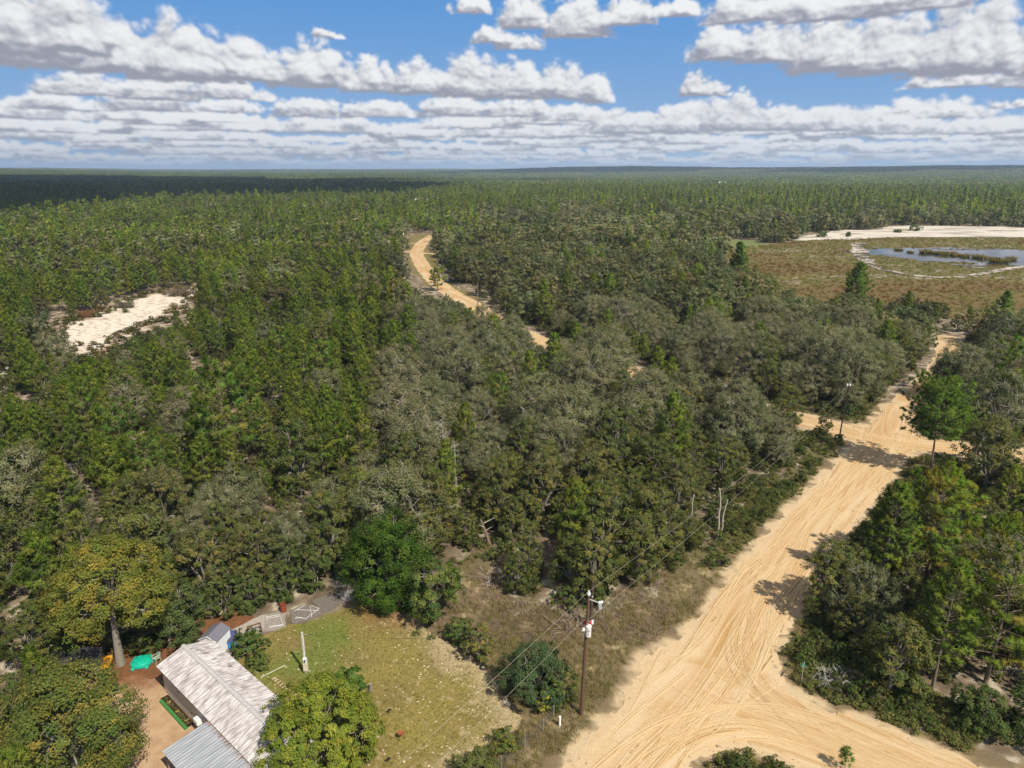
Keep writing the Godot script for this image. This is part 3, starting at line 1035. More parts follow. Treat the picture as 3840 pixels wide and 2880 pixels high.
	var marsh_look := func(x: float, z: float, d: float) -> Array:
		var k := edge_n.get_noise_2d(x * 0.05, z * 0.13) + 0.6 * edge_n.get_noise_2d(x * 0.3, z * 0.8)
		var red := smoothstep(-0.1, 0.5, k + 0.4 * smoothstep(-300.0, -225.0, z))
		var col := L(0.215, 0.175, 0.06).lerp(L(0.17, 0.1, 0.042), red * 0.6)
		col = col.lerp(L(0.30, 0.26, 0.12), smoothstep(0.2, 0.7, edge_n.get_noise_2d(x * 0.4, z * 1.1 + 70.0)) * 0.5)
		col = col.lerp(L(0.17, 0.16, 0.055), smoothstep(8.0, -2.0, poly_d(Vector2(x, z), inner_poly)) * 0.7)
		return [0.02 + 0.05 * k, col]
	struct("marsh", sheet(Vector2(90, -470), Vector2(436, -195), 2.0, marsh_sdf, marsh_look, verge_m))
	var beach_sdf := func(x: float, z: float) -> float: return poly_d(Vector2(x, z), beach_poly) + edge_n.get_noise_2d(x * 0.12, z * 0.12) * 9.0
	var beach_look := func(x: float, z: float, d: float) -> Array:
		var k := edge_n.get_noise_2d(x * 0.06, z * 0.2)
		var col := L(0.74, 0.69, 0.63).lerp(L(0.45, 0.40, 0.36), smoothstep(0.05, 0.45, k + 0.5 * edge_n.get_noise_2d(x * 0.2, z * 0.7)))
		col = col.lerp(L(0.22, 0.20, 0.08), smoothstep(0.28, 0.42, edge_n.get_noise_2d(x * 0.09 + 30.0, z * 0.24)) * 0.85)
		return [0.14, col]
	struct("sand_beach", sheet(Vector2(165, -565), Vector2(475, -430), 2.0, beach_sdf, beach_look, sand))
	var rim := smooth_line(V([202.0, -420.0, 190.5, -396.0, 178.0, -366.0, 168.0, -340.0, 161.0, -315.0, 161.5, -296.0, 172.0, -285.0, 188.0, -291.0, 208.0, -305.0, 228.0, -318.0, 252.0, -328.0, 280.0, -330.0]))
	var mud_sdf := func(x: float, z: float) -> float:
		var wide := 2.0 + 1.8 * smoothstep(-320.0, -360.0, z) + 1.4 * edge_n.get_noise_2d(x * 0.15, z * 0.15)
		return line_d(Vector2(x, z), rim) - wide + edge_n.get_noise_2d(x * 0.6, z * 0.6) * 1.2
	var mud_look := func(x: float, z: float, _d: float) -> Array:
		var k := smoothstep(-0.1, 0.25, edge_n.get_noise_2d(x * 0.35, z * 0.35) + 0.5 * edge_n.get_noise_2d(x * 0.9, z * 1.2))
		return [0.16, L(0.6, 0.55, 0.51).lerp(L(0.075, 0.065, 0.062), k)]
	struct("mud_rim", sheet(Vector2(150, -425), Vector2(285, -278), 0.95, mud_sdf, mud_look, sand))
	var wet := mat("pond_water", L(0.02, 0.028, 0.035), 0.06, false)
	wet.metallic_specular = 0.6
	var pond_look := func(_x: float, _z: float, _d: float) -> Array: return [0.12, Color.WHITE]
	struct("pond", sheet(Vector2(172, -404), Vector2(348, -304), 1.0, pond_d, pond_look, wet))
	# mown verges along the far road and the green behind the oaks
	var vf_sdf := func(x: float, z: float) -> float: return minf(poly_d(Vector2(x, z), verge_far), poly_d(Vector2(x, z), green_far)) + edge_n.get_noise_2d(x * 0.2, z * 0.2) * 3.0 + (3.5 if x < 50.0 else 0.0)
	var vf_look := func(x: float, z: float, _d: float) -> Array:
		var k := clampf(0.5 + edge_n.get_noise_2d(x * 0.25, z * 0.25), 0.0, 1.0)
		var col := L(0.19, 0.18, 0.05).lerp(L(0.30, 0.23, 0.11), k)
		if x > 80.0: col = L(0.20, 0.24, 0.085)
		return [0.03, col]
	struct("far_verge", sheet(Vector2(-76, -490), Vector2(152, -205), 1.6, vf_sdf, vf_look, verge_m))

# ---------------------------------------------------------------- the woods
var protos := {}
var heroes: Array[Vector3] = []   # x, z, radius kept clear by single trees
var keep_out: Array[Vector3] = []
var slab_poly := PackedVector2Array([Vector2(-27, -57.5), Vector2(-24.6, -60.4), Vector2(-21, -62), Vector2(-18.6, -64), Vector2(-15, -64), Vector2(-17.5, -60.5), Vector2(-24, -57)])
var house_poly := PackedVector2Array([Vector2(-29.6, -49.3), Vector2(-26.2, -53.1), Vector2(-13.2, -41.6), Vector2(-16.3, -38.1)])


func project(p: Vector3) -> Vector2:
	# where a point falls in a 2212 x 1659 picture; used only to leave out what the photograph cannot show
	var a := deg_to_rad(16.9)
	var y := p.y - EYE.y
	var f := -p.z
	var d := f * cos(a) - y * sin(a)
	if d < 1.0: return Vector2(-9999, -9999)
	return Vector2(1106.0 + 1535.0 * p.x / d, 829.5 - 1535.0 * (y * cos(a) + f * sin(a)) / d)


func open_d(x: float, z: float) -> float:
	# distance to ground that is kept free of trees
	var p := Vector2(x, z)
	var d := road_d(x, z) - 1.5
	if z > -60.0 and x < -10.0:
		d = minf(d, poly_d(p, house_poly) - 0.6)
	if z > -75.0:
		d = minf(d, poly_d(p, slab_poly) - 2.6)
		d = minf(d, minf(poly_d(p, lawn_poly), poly_d(p, yard_poly)))
	if z > -112.0:
		d = minf(d, poly_d(p, weed_poly))
	if x < -80.0 and z > -275.0:
		d = minf(d, poly_d(p, clear_poly))
	if x > 80.0 and z < -190.0:
		d = minf(d, minf(poly_d(p, marsh_poly), poly_d(p, beach_poly)))
		d = minf(d, poly_d(p, green_far))
	if absf(x + 40.0) < 60.0 and z < -205.0 and z > -495.0:
		d = minf(d, poly_d(p, verge_far) + 3.0)
	return d


var seen_open := [
	PackedVector2Array([Vector2(-123.8, -187.6), Vector2(-124.5, -202.1), Vector2(-124.2, -211.3), Vector2(-128.8, -226.8), Vector2(-126.5, -238.4), Vector2(-123.1, -244.6), Vector2(-122.2, -254.6), Vector2(-113.0, -258.0), Vector2(-106.2, -229.6), Vector2(-104.7, -216.3), Vector2(-103.9, -204.3), Vector2(-102.0, -191.5), Vector2(-99.9, -171.6), Vector2(-97.7, -160.8), Vector2(-100.3, -160.8), Vector2(-110.4, -168.4)]),
	PackedVector2Array([Vector2(111, -387), Vector2(107.4, -351), Vector2(110.9, -332), Vector2(117.6, -315.5), Vector2(109, -286), Vector2(108.6, -262), Vector2(108, -238), Vector2(126, -269), Vector2(143.6, -286), Vector2(131, -250), Vector2(160, -269), Vector2(156, -251), Vector2(142, -224), Vector2(152, -229), Vector2(172, -254), Vector2(168, -226), Vector2(392, -556), Vector2(304, -556), Vector2(212, -486), Vector2(173, -441)]),
	PackedVector2Array([Vector2(-66, -484), Vector2(-64, -430), Vector2(-57, -378), Vector2(-51, -340), Vector2(-44, -300), Vector2(-36, -274), Vector2(-27, -250), Vector2(-22, -252), Vector2(-26, -290), Vector2(-31, -320), Vector2(-34, -364), Vector2(-45, -400), Vector2(-51, -484)]),
	PackedVector2Array([Vector2(22.5, -54.5), Vector2(28.5, -53.5), Vector2(29.5, -49), Vector2(23, -48.5)]),
	PackedVector2Array([Vector2(52, -113), Vector2(60, -100), Vector2(66, -102), Vector2(80, -96), Vector2(80, -103), Vector2(66, -110), Vector2(74, -123), Vector2(68, -124), Vector2(60, -114)]),
	PackedVector2Array([Vector2(2, -184), Vector2(7, -173), Vector2(13, -165), Vector2(16, -167), Vector2(9, -178), Vector2(5, -186)]),
	PackedVector2Array([Vector2(-18, -240), Vector2(-12, -222), Vector2(-4, -217), Vector2(-9, -240)]),
	PackedVector2Array([Vector2(-121, -162), Vector2(-113, -156), Vector2(-102, -142), Vector2(-108, -139)]),
	PackedVector2Array([Vector2(22, -154), Vector2(27, -145), Vector2(30, -146), Vector2(25, -156)]),
	PackedVector2Array([Vector2(-27, -262), Vector2(-14, -262), Vector2(-8, -296), Vector2(-25, -284)]),
	PackedVector2Array([Vector2(-28, -57.5), Vector2(-24.5, -61.2), Vector2(-20.5, -63.2), Vector2(-18.5, -65.2), Vector2(-14.5, -65.5), Vector2(-17, -60), Vector2(-26, -56)]),
	PackedVector2Array([Vector2(-126, -900), Vector2(-96, -900), Vector2(-98, -930), Vector2(-128, -930)]),
	PackedVector2Array([Vector2(-300, -895), Vector2(-284, -895), Vector2(-286, -915), Vector2(-302, -915)]),
	PackedVector2Array([Vector2(-390, -942), Vector2(-356, -942), Vector2(-358, -965), Vector2(-392, -965)]),
	PackedVector2Array([Vector2(530, -1900), Vector2(556, -1900), Vector2(566, -1940), Vector2(534, -1940)]),
]


func hides_open(x: float, z: float, h: float) -> bool:
	# a tree this tall here would stand before open ground that the photograph shows
	for level in [0.92, 0.62, 0.34]:
		if hides_at(Vector2(x, z) * (EYE.y / (EYE.y - h * level)), 2.6 if level > 0.7 else 1.6): return true
	return false


func hides_at(q: Vector2, w: float) -> bool:
	for p in seen_open:
		if Geometry2D.is_point_in_polygon(q, p) or Geometry2D.is_point_in_polygon(q + Vector2(w, 0), p) or Geometry2D.is_point_in_polygon(q - Vector2(w, 0), p): return true
	return false


func make_protos() -> void:
	var bk := mat("bark", Color.WHITE, 0.95)
	var leafm := func(key: String, tint: Color) -> StandardMaterial3D:
		var m := mat(key, tint, 0.7)
		m.metallic_specular = 0.22
		m.backlight_enabled = true
		m.backlight = Color(0.72, 0.88, 0.3).linear_to_srgb()
		return m
	leafm.call("leaf", Color.WHITE)
	leafm.call("leaf_warm", L(1.12, 1.0, 0.9).clamp())
	leafm.call("leaf_deep", L(0.8, 0.86, 0.84))
	leafm.call("leaf_pale", L(0.98, 0.93, 1.0))
	var grey_bark := L(0.19, 0.175, 0.155)
	var pale := L(0.25, 0.235, 0.205)
	var oakc := [L(0.158, 0.166, 0.074), L(0.128, 0.141, 0.060), L(0.184, 0.184, 0.094), L(0.106, 0.127, 0.050), L(0.205, 0.200, 0.115)]
	var scrubc := [L(0.100, 0.128, 0.034), L(0.135, 0.148, 0.038), L(0.082, 0.108, 0.034), L(0.165, 0.160, 0.046), L(0.115, 0.120, 0.044)]
	var pinec := [L(0.175, 0.225, 0.036), L(0.145, 0.200, 0.032), L(0.205, 0.235, 0.044), L(0.115, 0.165, 0.032)]
	var longc := [L(0.116, 0.202, 0.039), L(0.155, 0.209, 0.046), L(0.186, 0.194, 0.054)]
	var all := []
	for k in 4:
		all.append(["live_oak", "broad", 100 + k, {"h": 7.6 + k * 0.5, "r": 3.7 + 0.3 * k, "base": 0.9, "lobes": 14 + k, "skirt": 7, "clumps": 420, "leaves": 19000, "ls": 0.19, "cols": oakc, "twigs": 1500, "bark": grey_bark, "twig": L(0.36, 0.34, 0.29), "moss": 500, "tw": 0.014}])
	for k in 3:
		all.append(["scrub_oak", "broad", 200 + k, {"h": 7.0 + k * 0.5, "r": 2.5 + 0.25 * k, "base": 0.4, "lobes": 12, "skirt": 7, "clumps": 300, "leaves": 13000, "ls": 0.19, "cols": scrubc, "twigs": 140, "bark": grey_bark, "twig": L(0.24, 0.22, 0.18)}])
	for k in 4:
		all.append(["sand_pine", "pine", 300 + k, {"h": 8.6 + k * 0.5, "r": 2.3 + 0.2 * k, "base": 1.6 + 0.3 * k, "levels": 15, "per": 6, "tufts": 11, "needles": 15, "nl": 0.36, "nw": 0.075, "cols": pinec, "bark": L(0.15, 0.125, 0.105)}])
	for k in 2:
		all.append(["longleaf_pine", "pine", 340 + k, {"h": 12.0 + k, "r": 3.3, "base": 4.6, "levels": 12, "per": 6, "tufts": 8, "needles": 34, "nl": 0.5, "nw": 0.07, "cols": longc, "bark": L(0.17, 0.13, 0.105), "flat": 1.0, "el0": 0.0, "el1": 38.0}])
	var id := WorkerThreadPool.add_group_task(func(i: int):
		var q: Array = all[i]
		q.append(broadleaf(q[2], q[3]) if q[1] == "broad" else pine(q[2], q[3])), all.size(), -1, true)
	WorkerThreadPool.wait_for_group_task_completion(id)
	for q in all:
		if not protos.has(q[0]): protos[q[0]] = []
		protos[q[0]].append(tree_proto(q[0], q[4], M.leaf))
	# the same kinds with fewer, larger leaves for the distance, and fewer still far away
	var lod := []
	for k in 2:
		lod.append(["oak_mid", "broad", 120 + k, {"h": 8.0 + k, "r": 4.0 + 0.4 * k, "base": 1.2, "lobes": 12, "clumps": 170, "leaves": 2600, "ls": 0.5, "cols": oakc, "twigs": 420, "bark": grey_bark, "twig": pale, "sides": 4, "tw": 0.022}])
		lod.append(["scrub_mid", "broad", 220 + k, {"h": 7.4 + k, "r": 2.7 + 0.3 * k, "base": 0.5, "lobes": 10, "clumps": 140, "leaves": 1500, "ls": 0.55, "cols": scrubc, "twigs": 60, "bark": grey_bark, "twig": pale, "sides": 4}])
		lod.append(["pine_mid", "pine", 320 + k, {"h": 9.2 + k, "r": 2.5 + 0.3 * k, "base": 1.6, "levels": 12, "per": 5, "tufts": 7, "needles": 6, "nl": 0.6, "nw": 0.2, "cols": pinec, "bark": L(0.15, 0.125, 0.105), "sides": 4}])
		lod.append(["oak_far", "broad", 140 + k, {"h": 8.6, "r": 4.2 + 0.5 * k, "base": 0.8, "lobes": 9, "clumps": 70, "leaves": 260, "ls": 1.5, "clr": 0.2, "cols": oakc, "twigs": 0, "bark": grey_bark, "twig": pale, "sides": 3}])
		lod.append(["pine_far", "pine", 360 + k, {"h": 11.0 + k, "r": 2.4 + 0.3 * k, "base": 2.4, "levels": 8, "per": 4, "tufts": 4, "needles": 3, "nl": 1.1, "nw": 0.62, "cols": pinec, "bark": L(0.15, 0.125, 0.105), "sides": 3}])
	id = WorkerThreadPool.add_group_task(func(i: int):
		var q: Array = lod[i]
		q.append(broadleaf(q[2], q[3]) if q[1] == "broad" else pine(q[2], q[3])), lod.size(), -1, true)
	WorkerThreadPool.wait_for_group_task_completion(id)
	for q in lod:
		if not protos.has(q[0]): protos[q[0]] = []
		protos[q[0]].append(merged(q[4], M.leaf))
	# a patch of far woodland, 70 m across
	var r := RandomNumberGenerator.new()
	r.seed = 77
	for v in 2:
		var mb := MB.new()
		for i in 70:
			var x := (i % 8) * 9.0 - 31.0 + r.randf_range(-4, 4)
			var z := (i / 8) * 9.0 - 35.0 + r.randf_range(-4, 4)
			var hh := r.randf_range(8.0, 14.0)
			var w := r.randf_range(3.0, 4.6)
			var base: Color = pinec[r.randi() % 4] if r.randf() < 0.8 else oakc[r.randi() % 5]
			base = jit(base, r, 0.22)
			for k in 20:
				var t := r.randf()
				var a := r.randf() * TAU
				var q := w * sqrt(1.0 - t * 0.85)
				var p := Vector3(x + cos(a) * q * 0.7, hh * (0.25 + 0.72 * t), z + sin(a) * q * 0.7)
				var nn := (Vector3(cos(a), 0.5 + t, sin(a)) + rdir(r) * 0.5).normalized()
				var d := nn.cross(rdir(r)).normalized() * r.randf_range(0.9, 1.8)
				mb.kite(p, d, nn.cross(d) * 0.7, nn, jit(base, r, 0.2))
		if not protos.has("patch"): protos["patch"] = []
		protos.patch.append(mb.mesh(M.leaf))


var landmarks := [[-24, -47, "the white-roofed house"], [-34, -53, "the yellow cart"], [-31, -40, "the sandy yard"], [-22, -60, "the concrete slabs"], [-12.6, -63, "the vivid green tree"], [-2, -67, "the sandy gap in the wood"], [7.4, -58, "the cut-off pole"], [1.7, -49, "the near utility pole"], [18, -66, "the dry weeds by the road"], [24, -75, "the grey snags"], [38, -92, "the green roadside weeds"], [52.7, -107, "the crossing pole with insulators"], [61, -121, "the pale pole past the crossing"], [60, -94, "the round-topped pine at the crossing"], [66, -93, "the white dead tree"], [44, -66, "the forked bright pine"], [26, -51, "the street sign"], [40, -50, "the yellow-tipped pine"], [84, -122, "the track beyond the crossing"], [100, -152, "the upper track to the marsh"], [108, -185, "the end of the marsh track"], [30, -130, "the hidden lane in the wood"], [10, -160, "the middle of the hidden lane"], [-9, -88, "the bleached bare tree"], [-18, -129, "the slim dead tree"], [-17, -75, "the olive-yellow tree"], [-26, -68, "the bare twiggy tree"], [-45, -70, "the thicket left of the house"], [-45, -95, "the near pine belt"], [-30, -105, "the gap in the pines"], [-60, -120, "the middle of the pine belt"], [-80, -110, "the left-hand pines"], [-98, -150, "the near end of the white clearing"], [-125, -150, "the pines left of the clearing"], [-90, -180, "the right-hand side of the clearing"], [15, -95, "the grey wood behind the gap"], [12, -115, "the heart of the grey wood"], [35, -110, "the oaks behind the green weeds"], [-5, -140, "the oaks along the hidden lane"], [-40, -150, "the far pine belt"], [50, -145, "the oaks beyond the hidden lane"], [75, -165, "the oaks before the marsh"], [30, -172, "the far oak wood"], [85, -85, "the right-hand oak wood"], [62, -72, "the shady wood across the road"]]


func zone_label(kind: String, x: float, z: float, sc: float, tone: int) -> Array:
	var best := 1e9
	var where := ""
	for q in landmarks:
		var d := Vector2(x - q[0], z - q[1]).length()
		if d < best:
			best = d
			where = q[2]
	var name_: String = {"live_oak": "live oak", "scrub_oak": "leafy scrub oak", "sand_pine": "sand pine", "longleaf_pine": "open-crowned pine"}[kind]
	var size := "small " if sc < 0.86 else ("tall " if sc > 1.06 else "middling ")
	var hue: String = {"live_oak": ["grey-green ", "dark grey-green ", "pale grey-green "], "scrub_oak": ["mid-green ", "dark green ", "dull green "], "sand_pine": ["bright green ", "deep green ", "light green "], "longleaf_pine": ["tufted ", "tufted ", "tufted "]}[kind][tone]
	return [size + hue + name_ + " near " + where, kind.replace("_", " ") + "s near " + where]


func make_forest() -> void:
	var r := RandomNumberGenerator.new()
	r.seed = 4242
	var kind_n := fn(21, 0.03, 3)
	var gap_n := fn(22, 0.055, 3)
	var tone_n := fn(23, 0.018, 3)
	var cand := []
	# trees within about 420 m
	var cell := 4.1
	var iz := 0
	var z := -30.0
	while z > -430.0:
		var half := -z * 0.84 + 16.0
		var x := -half
		while x < half:
			var px := x + r.randf_range(-1.7, 1.7)
			var pz := z + r.randf_range(-1.7, 1.7)
			x += cell
			var s := project(Vector3(px, 5, pz))
			if s.x < -190.0 or s.x > 2400.0 or s.y > 1790.0: continue
			var od := open_d(px, pz)
			if od < 0.9 or (pz > -44.5 and px > 2.0 and px < 33.0): continue
			var blocked := false
			for q in heroes:
				if Vector2(px - q.x, pz - q.y).length() < q.z:
					blocked = true
					break
			if blocked: continue
			# which kind
			var lc := line_at(Vector2(px, pz), cross_lane)
			var lm := line_at(Vector2(px, pz), main_road)
			var bound := lerpf(-13.0, -48.0, clampf((-pz - 70.0) / 230.0, 0.0, 1.0))
			var pn := 0.06
			if px < bound + 10.0 * kind_n.get_noise_2d(px, pz):
				pn = 0.74 if pz < -82.0 else 0.16
				if pz < -230.0: pn = 0.5
			if pz < -300.0 and px > bound: pn = 0.12
			if lm.y > 0.0 and pz > -115.0: pn = 0.13
			pn = clampf(pn + (0.5 if px < bound else 0.22) * kind_n.get_noise_2d(px * 1.7 + 90.0, pz * 1.7), 0.02, 0.95)
			var kind := "live_oak"
			var u := r.randf()
			if u < pn:
				kind = "sand_pine" if r.randf() < 0.9 else "longleaf_pine"
			elif (pz > -84.0 and od < 15.0 and px > -9.0 and lm.y < 0.0) or (pz > -92.0 and r.randf() < 0.72) or (px < bound and r.randf() < 0.5) or r.randf() < 0.10 or (od < 5.0 and r.randf() < 0.6):
				kind = "scrub_oak"
			if kind == "live_oak" and od > 6.0 and r.randf() < 0.3: continue
			if kind == "scrub_oak" and r.randf() < 0.14: continue
			if pn > 0.5 and gap_n.get_noise_2d(px, pz) < -0.12 and pz > -260.0: continue
			if gap_n.get_noise_2d(px + 200.0, pz) < -0.42: continue
			var sc := 0.72 + 0.72 * pow(r.randf(), 1.7)
			if kind == "sand_pine": sc = r.randf_range(0.55, 1.3)
			if hides_open(px, pz, sc * (10.6 if kind != "longleaf_pine" else 13.0)):
				sc *= 0.5
				if hides_open(px, pz, sc * 10.6): continue
			if od < 2.6: sc *= 0.8
			cand.append([Vector2(px, pz).length(), kind, px, pz, sc, r.randf() * TAU, r.randi()])
		z -= cell
	cand.sort_custom(func(a, b): return a[0] < b[0])
	var count := {}
	var xf := {}
	var cs := {}
	for key in ["oak_mid", "scrub_mid", "pine_mid", "oak_far", "pine_far", "patch"]:
		xf[key] = [[], []]
		cs[key] = [PackedColorArray(), PackedColorArray()]
	var tints := [null, M.leaf_deep, M.leaf_pale]
	for q in cand:
		var kind: String = q[1]
		var k: int = count.get(kind, 0)
		var at := Vector3(q[2], 0, q[3])
		var sc: float = q[4]
		var v := Vector3(sc * (0.92 + 0.16 * ((q[6] / 7) % 10) / 10.0), sc, sc)
		if k < 300 and q[0] < 190.0:
			count[kind] = k + 1
			var zl := zone_label(kind, q[2], q[3], sc, (q[6] / 11) % 3)
			var ps: Array = protos[kind]
			var t: Variant = tints[(q[6] / 11) % 3] if kind != "longleaf_pine" else null
			plant(ps[q[6] % ps.size()], kind, at, q[5], v, zl[0], "tree", zl[1], t)
		else:
			var far: bool = q[0] > 330.0
			var key: String = {"live_oak": "oak_far" if far else "oak_mid", "scrub_oak": "oak_far" if far else "scrub_mid", "sand_pine": "pine_far" if far else "pine_mid", "longleaf_pine": "pine_far" if far else "pine_mid"}[kind]
			if key == "pine_far": v *= 0.88
			put_copy(xf, cs, key, q[6] % 2, at, q[5], v, r, tone_n)
	print("near trees ", count, " of ", cand.size())
	# from there to the hills, tree by tree, then in patches
	var d := 425.0
	while d < 1500.0:
		var step := 6.4 + (d - 425.0) * 0.0016
		var a := -0.78
		while a < 0.78:
			var rr := d + r.randf_range(-0.5, 0.5) * step
			var aa := a + r.randf_range(-0.5, 0.5) * step / d
			a += step / d
			var p := Vector3(sin(aa) * rr, 0, -cos(aa) * rr)
			if open_d(p.x, p.z) < 2.0: continue
			if far_open(p.x, p.z): continue
			if gap_n.get_noise_2d(p.x * 0.25, p.z * 0.25) < -0.5: continue
			var pn := 0.7
			var belt := smoothstep(60.0, 0.0, poly_d(Vector2(p.x, p.z), beach_poly)) if p.x > 60.0 and d < 800.0 else 0.0
			pn -= 0.75 * smoothstep(900.0, 450.0, d) * smoothstep(-150.0, 40.0, p.x + 0.2 * p.z * 0.2) + belt * 0.5
			pn = clampf(pn + 0.7 * kind_n.get_noise_2d(p.x * 0.35, p.z * 0.35), 0.05, 0.97)
			var sc := 0.72 + 0.75 * pow(r.randf(), 2.0)
			if d < 950.0 and p.x < -60.0 and hides_open(p.x, p.z, 9.0): sc *= 0.5
			p.y = terrain(p.x, p.z)
			put_copy(xf, cs, "pine_far" if r.randf() < pn else "oak_far", r.randi() % 2, p, r.randf() * TAU, Vector3(sc, sc * r.randf_range(0.85, 1.15), sc), r, tone_n)
		d += step
	d = 1520.0
	while d < 13000.0:
		var step := 62.0 if d < 5000.0 else 78.0
		var a := -0.76
		while a < 0.76:
			var rr := d + r.randf_range(-0.4, 0.4) * step
			var aa := a + r.randf_range(-0.4, 0.4) * step / d
			a += step / d
			var p := Vector3(sin(aa) * rr, 0, -cos(aa) * rr)
			p.y = terrain(p.x, p.z) - 0.5
			put_copy(xf, cs, "patch", r.randi() % 2, p, r.randf() * TAU, Vector3(1.15, r.randf_range(0.85, 1.2), 1.15), r, tone_n)
		d += step * 0.92
	var woods := Node3D.new()
	woods.name = "distant_woodland"
	add_child(woods)
	tag(woods, "unbroken oak and pine woodland stretching from mid distance to the horizon", "woodland", "", "stuff")
	var total := 0
	for key in xf:
		for v in 2:
			if xf[key][v].is_empty(): continue
			total += xf[key][v].size()
			scatter("tree_mass", protos[key][v], xf[key][v], cs[key][v], woods)
	print("copies ", total)


func far_open(x: float, z: float) -> bool:
	for q in [Vector3(-128, -905, 22), Vector3(-110, -925, 16), Vector3(-290, -905, 12), Vector3(-365, -935, 16), Vector3(545, -1910, 20), Vector3(-200, -900, 10)]:
		if Vector2((x - q.x), (z - q.y) * 0.55).length() < q.z: return true
	return false


func put_copy(xf: Dictionary, cs: Dictionary, key: String, v: int, at: Vector3, turn: float, sc: Vector3, r: RandomNumberGenerator, tone_n: FastNoiseLite) -> void:
	xf[key][v].append(Transform3D(Basis(Vector3.UP, turn).scaled_local(sc), at))
	var k := 0.88 + r.randf_range(-0.24, 0.24) + 0.4 * tone_n.get_noise_2d(at.x * 0.5, at.z * 0.5)
	var w := r.randf_range(-0.1, 0.14)
	cs[key][v].push_back(Color(k * (1.0 + w), k, k * (1.0 - w * 0.5)))

# ---------------------------------------------------------------- things round the house and along the road
func lm(key: String) -> StandardMaterial3D:
	return M[key]


func object_mats() -> void:
	mat("plain", Color.WHITE, 0.75)
	mat("plastic", Color.WHITE, 0.4)
	mat("wood", Color.WHITE, 0.9)
	world_tex(M.wood, noise_tex(31, 0.03, 4, [[0.2, grey(0.6)], [0.6, grey(1.0)]], 256), 0.9)
	var met := mat("galvanised", Color.WHITE, 0.45)
	met.metallic = 0.3
	var roof := mat("white_roof", Color.WHITE, 0.7)
	roof.albedo_texture = noise_tex(32, 0.022, 5, [[0.0, L(0.15, 0.135, 0.14)], [0.3, L(0.24, 0.225, 0.23)], [0.45, L(0.35, 0.335, 0.345)], [0.56, L(0.48, 0.48, 0.495)], [1.0, L(0.55, 0.55, 0.565)]], 1024)
	roof.detail_enabled = true
	roof.detail_albedo = noise_tex(36, 0.012, 5, [[0.0, L(0.5, 0.46, 0.45)], [0.36, L(0.72, 0.69, 0.69)], [0.5, grey(0.96)], [1.0, grey(1.0)]], 512)
	roof.detail_blend_mode = BaseMaterial3D.BLEND_MODE_MUL
	roof.detail_uv_layer = BaseMaterial3D.DETAIL_UV_2
	roof.uv2_triplanar = true
	roof.uv2_world_triplanar = true
	roof.uv2_scale = Vector3.ONE / 5.0
	var por := mat("porch_metal", Color.WHITE, 0.5)
	por.metallic = 0.15
	por.albedo_texture = noise_tex(33, 0.02, 4, [[0.0, L(0.20, 0.225, 0.265)], [0.5, L(0.27, 0.295, 0.34)], [0.68, L(0.33, 0.35, 0.385)], [1.0, L(0.42, 0.43, 0.45)]], 1024)
	var con := mat("concrete", Color.WHITE, 0.95)
	world_tex(con, noise_tex(34, 0.02, 5, [[0.1, grey(0.5)], [0.5, grey(0.85)], [0.9, grey(1.0)]], 512), 2.2)
	var rust := mat("rust", Color.WHITE, 0.9)
	world_tex(rust, noise_tex(35, 0.03, 4, [[0.2, L(0.55, 0.45, 0.4)], [0.5, grey(1.0)], [0.8, L(1.0, 0.85, 0.7)]], 256), 0.8)
	var glass := mat("dark_glass", L(0.03, 0.035, 0.04), 0.08, false)
	glass.metallic_specular = 0.6


func ribbed(w: float, len: float, ribs: int, amp: float, u0: float, v0: float, uk: float, vk: float) -> ArrayMesh:
	# a metal sheet, x across the ribs, running down from the origin along +z
	var mb := MB.new()
	var n := ribs * 6
	for i in n:
		var xs := [w * i / n, w * (i + 1) / n]
		var ys := []
		for k in 2:
			var t := fposmod(float(i + k) / 6.0, 1.0)
			ys.append(amp * (smoothstep(0.0, 0.2, t) - smoothstep(0.35, 0.55, t)))
		var a := Vector3(xs[0], ys[0], 0); var b := Vector3(xs[1], ys[1], 0)
		var c := Vector3(xs[1], ys[1], len); var d := Vector3(xs[0], ys[0], len)
		var nn := Vector3(ys[0] - ys[1], xs[1] - xs[0], 0).normalized()
		for q in [a, b, c, a, c, d]:
			mb.v.push_back(q); mb.n.push_back(nn); mb.c.push_back(Color.WHITE)
			mb.uv.push_back(Vector2(u0 + q.x * uk, v0 + q.z * vk))
	return mb.mesh(null)


